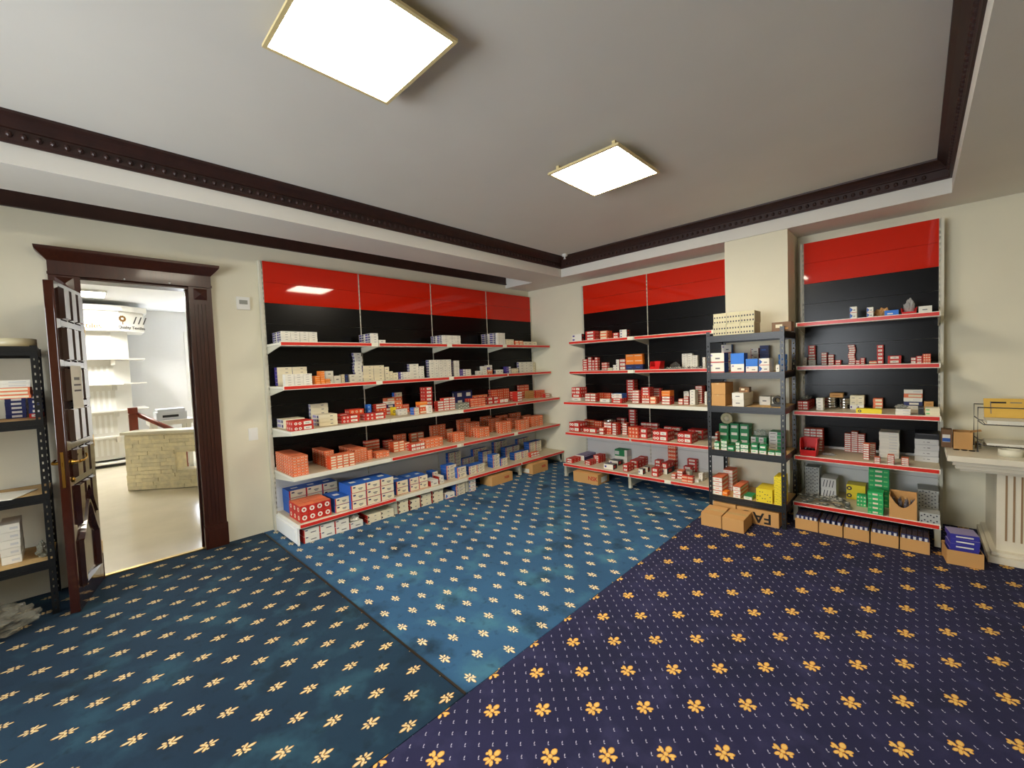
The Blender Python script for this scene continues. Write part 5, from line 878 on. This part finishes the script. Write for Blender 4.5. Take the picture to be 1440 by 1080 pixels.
# small flat packets on the bottom shelf of the single-bay unit
random.seed(21); z5 = SURF['C5'][2]; pk = MB().box(-.018,.018,-.024,.024,0,.007,mat('foil', (120,122,112), .3, .4, var=.3)).box(-.012,.008,-.014,.008,.007,.0078,cWH).box(-.004,.014,.010,.018,.007,.0078,cTK).mesh('foil_packet')
laid = []
for i in range(44):
    u = 1121+random.random()*72; v = 703+(u-1121)*.155+random.uniform(-5.5,4); P = onp(u, v, 2, z5); x = max(P.x, CO.x+.04); y = min(max(P.y, CO.y-DSH[4]+.04), CO.y-.3)
    z = max([zz+.0080 for xx, yy, zz in laid if (xx-x)**2+(yy-y)**2 < .061**2], default=z5+.0004); laid.append((x, y, z))
    obj('foil_packet', pk, loc=(x, y, z), rot=(0,0,random.uniform(-.8,.8)), label='small silver packet strewn along bottom shelf of single-bay unit', cat='packet', group='silver packets on the bottom shelf')
# kraft box with scooped front
c, w, h, r = from_px('y', z5, 1250, 729.5, 1289.5, 696.5, .17); c.y = max(c.y, SURF['C5'][1]+.005+.085); t = empty('scooped_box', c, (0,0,0), 'brown cardboard bin with scooped front full of bags on single-bay unit', 'box')
n = 14; lo = [(-w/2,-.085,0),(w/2,-.085,0)]+[(w/2-w*i/n,-.085,h*(1-.52*math.sin(math.pi*i/n))) for i in range(n+1)]
m = MB(); m.fix = True; m.hull(lo, [(x,y+.004,zz) for x, y, zz in lo], cKR); obj('front_wall', m, t)
obj('box_walls', MB().box(-w/2,-w/2+.004,-.081,.085,0,h,cKR).box(w/2-.004,w/2,-.081,.085,0,h,cKR).box(-w/2+.004,w/2-.004,.081,.085,0,h,cKR).box(-w/2+.004,w/2-.004,-.081,.081,0,.004,cKR), t)
for i in range(4): bag((c.x+(-.345+.23*i)*w, c.y+(.015 if i % 2 else -.015), c.z+.0045), (.112*w,.05,h*.42), 'grey plastic bag, %s from pillar side in the scooped cardboard bin' % ORD[i], m=plastic('grey_bag%d' % i, (110,104,108), .85), seed=30+i)
# rack oddments
z3 = SURF['R3'][2]; P = onp(1096, 571, 2, z3)
hb = empty('bearing_housing', (P.x, RYF+.14, z3), label='dark cast bearing housing on third shelf of pillar rack', cat='housing'); CI = mat('cast_iron', (58,58,56), .5, .5)
obj('base', MB().box(-.05,.05,-.03,.03,0,.025,CI), hb, bevel=.004); obj('housing_ring', MB().lathe([(.02,-.02),(.04,-.02),(.04,.02),(.02,.02)], CI, 18, (0,0,.06), 'y', closed=True), hb); obj('web', MB().box(-.03,.03,-.015,.015,.02,.035,CI), hb)
P = onp(1047, 551, 1, RYF+.10); obj('small_carton', carton_mesh(.085,.08,.05,'bwn'), loc=(onp(1048,550,1,RYF+.12).x, RYF+.12, SURF['R3'][2]+[t for t in TABLE if t['s']=='R3'][1]['H']+.001), label='small brown patterned carton on white cartons, third shelf of pillar rack', cat='box')
z1 = SURF['R1'][2]; P = onp(1100, 468, 2, z1); obj('small_carton', carton_mesh(.15,.12,.085,'bwn'), loc=(onp(1101,466,1,RYF+.12).x, RYF+.12, z1+.0005), label='brown patterned carton with white label on top of pillar rack', cat='box')
BP = mat('blue_plastic', (50,110,180), .3)
for k in range(3): obj('blue_cup', MB().lathe([(0,0),(.024,0),(.034,.004),(.036,.044),(.034,.05),(.024,.052),(0,.052)], BP, 18), loc=(RX1-.052, RYF+.20, SURF['R2'][2]+.0004+k*.0525), label='blue plastic cup in stack at the post, second shelf of pillar rack', cat='cup', group='stacked blue cups')
for k in range(3): P = onp(1004+6*k, 677, 1, RYF+.36); obj('ball_bearing', bearing_mesh(.032,.05), loc=(RX0+.075+.075*k, RYB-.045, SURF['R5'][2]+.0003), label='dark steel bearing behind long cartons on bottom shelf of pillar rack', cat='bearing', group='bearings behind the long cartons')
# tape roll on the rack behind the door, paper, oddments
P = onp(20, 485, 2, ZL[0]); rr = .10; obj('tape_roll', MB().lathe([(rr*.72,0),(rr,0),(rr,.055),(rr*.72,.055)], mat('pale_tape', (196,186,150), .35), 32, closed=True), loc=(LX-.13, onp(20,480,0,LX-.1).y, ZL[0]), label='wide pale tape roll on top of the rack behind the door', cat='tape')
obj('paper_sheets', MB().box(-.2,.2,-.14,.14,0,.004,PAPER), loc=(LX-.18, LYR-.30, ZL[2]-.0005), rot=(0,0,1.2), label='loose white paper sheets on third shelf of rack behind door', cat='paper')
obj('small_carton', carton_mesh(.20,.16,.03,'cr'), loc=(LX-.09, onp(34,588,0,LX).y-.28, ZL[1]-.0005), rot=(0,0,math.pi/2), label='cream lettered carton on second shelf of rack behind door', cat='box') if False else None
t2 = [t for t in TABLE if t['s'] == 'L2'][0]; zz = ZL[1]-.001+t2['H']+.001; me = carton_mesh(.19,.14,.024,'oro'); me2 = carton_mesh(.19,.14,.024,'ctl')
for k in range(5): obj('book', me if k < 3 else me2, loc=(LX-.10, (t2['a0']+t2['a1'])/2, zz+k*.0243), rot=(0,0,math.pi/2+(.05*math.sin(k*5))), label='%s %s book piled on navy cartons, rack behind door' % (('topmost' if k == 4 else ORD[4-k]+'-from-top'), 'orange-backed' if k < 3 else 'grey-backed'), cat='book', group='books on the navy cartons, %s' % ('orange' if k < 3 else 'grey'))
# mantel oddments
zm = zt; c, w, h, r = from_px('y', zm, 1341, 631, 1368, 607, .14)
t = empty('cardboard_box', c, (0,0,0), 'small open cardboard box on the mantelpiece', 'box')
obj('box_front', MB().box(-w/2,w/2,-.07,-.066,0,h,cKR), t); obj('box_walls', MB().box(-w/2,-w/2+.004,-.066,.07,0,h,cKR).box(w/2-.004,w/2,-.066,.07,0,h,cKR).box(-w/2+.004,w/2-.004,.066,.07,0,h,cKR).box(-w/2+.004,w/2-.004,-.066,.066,0,.004,cKR), t)
obj('flap', MB().poly([(w/2,-.06,h),(w/2+.05,-.05,h+.012),(w/2+.05,.06,h+.012),(w/2,.066,h)], cKR), t)
t = empty('cardboard_box', (4.867, c.y+.03, zm), (0,0,0), 'brown carton with blue and white label at the mantelpiece end', 'box'); hh = h*1.05
obj('carton_body', MB().box(-.031,.031,-.05,.06,0,hh,cBR), t); obj('label_sticker', MB().box(-.025,.02,-.0512,-.05,hh*.3,hh*.72,cWH).box(-.025,.02,-.0518,-.0512,hh*.32,hh*.52,cBL), t)
P = onp(1375.5, 630.5, 2, zm); obj('bearing_pile', MB().lathe([(.006,0),(.019,0),(.019,.015),(.006,.015)], STL, 18, closed=True), loc=P, label='small steel bearing at bottom of pile on the mantelpiece', cat='bearing')
for k in (1, 2, 3): obj('bearing_pile', MB().lathe([(.006,0),(.018,0),(.018,.013),(.006,.013)], STL if k % 2 else STD, 18, closed=True), loc=P+Vector((0,0,.0155+(k-1)*.0135)), label='small steel bearing in pile on the mantelpiece', cat='bearing', group='bearing pile on the mantelpiece')
P = onp(1390, 626.5, 2, zm); obj('steel_ring', MB().lathe([(.018,0),(.032,.0),(.034,.018),(.030,.032),(.018,.032)], STL, 22, closed=True), loc=P, label='shiny steel bearing ring on the mantelpiece', cat='bearing')
for k, (u, v) in enumerate(((1345,632.6),(1356,633.4),(1367,634.4))):
    P = onp(u, v, 2, zm); obj('metal_ring', MB().lathe([(.012,0),(.018,0),(.018,.006),(.012,.006)], STD, 16, closed=True), loc=P, label='thin dark metal ring lying before the mantelpiece box', cat='ring', group='thin rings on the mantelpiece')
P = onp(1421, 641.5, 2, zm); P.y = min(P.y, -.53); obj('tape_roll', MB().lathe([(.045,0),(.062,0),(.062,.05),(.045,.05)], mat('ivory_tape', (226,222,200), .25), 30, closed=True), loc=P, label='ivory tape roll on the mantelpiece', cat='tape')
WIRE = mat('grey_wire', (110,108,106), .3, .8)
P = onp(1374, 612, 1, -.42); tx = onp(1373, 605, 1, -.35).x; t = empty('letter_tray', (tx, -.30, zm), label='grey wire letter tray of papers on the mantelpiece', cat='letter tray')
zt_ = onp(1368, 571, 1, -.35).z-zm
m = MB()
for y in (-.15, .15): m.tube([(0,y,.004),(0,y,zt_),(.55,y,zt_),(.55,y,.004)], .005, WIRE)
for zq in (.05, zt_*.62): m.tube([(0,-.15,zq+.03),(.03,-.15,zq),(.55,-.15,zq)], .004, WIRE); m.tube([(0,.15,zq+.03),(.03,.15,zq),(.55,.15,zq)], .004, WIRE)
for i in range(9): m.tube([(.04+i*.06,-.15,.05),(.04+i*.06,.15,.05)], .002, WIRE); m.tube([(.04+i*.06,-.15,zt_*.62),(.04+i*.06,.15,zt_*.62)], .002, WIRE)
m.box(-.006,.006,-.156,-.144,0,.01,WIRE); obj('wire_frame', m, t)
for k in range(6): obj('paper_sheet', MB().box(.05,.50,-.13,.14,0,.004,PAPER), loc=(tx, -.30, zm+zt_*.62+.003+k*.0045), rot=(0,0,0), label='%s paper sheet from bottom in the upper letter tray' % ORD[k], cat='paper', group='papers in the letter tray')
for k in range(3): obj('paper_sheet', MB().box(.05,.50,-.13,.14,0,.005,PAPER), loc=(tx, -.30, zm+.054+k*.0055), label='%s paper sheet from bottom in the lower letter tray' % ORD[k], cat='paper', group='papers in the lower letter tray')
ev = empty('manila_envelope', (tx+.29, -.22, zm+zt_*.62+.034), (math.radians(72),0,math.radians(2)), 'yellow manila envelope propped in the letter tray', 'envelope')
MAN = mat('manila', (222,180,80), .7, noise=.05); obj('envelope_body', MB().box(-.24,.24,-.005,.0,0,.0,MAN) if False else MB().box(-.24,.24,0,.155,-.004,.0,MAN), ev)
obj('printed_lines', MB().box(-.20,-.12,.115,.128,0,.0006,INKD).box(-.1,-.04,.118,.125,0,.0006,MAT_G if False else cTX).box(-.205,-.20,.03,.13,0,.0006,cTX), ev)

# extra clutter on the third shelf of the single-bay unit
z3c = SURF['C3'][2]; P = onp(1168, 573.5, 2, z3c)
obj('brown_patterned_carton', carton_mesh(.10,.09,.042,'tan'), loc=(P.x+.05, P.y, z3c+.1065), label="tan carton lying across steel bearing piles, single-bay unit's third shelf", cat='box')
bag((px0-.115, -.42, 0), (.05,.07,.06), 'crumpled dark brown paper bag beside the mantelpiece plinth', m=mat('brown_bag', (96,84,64), .6), seed=41, kind='paper_bag')
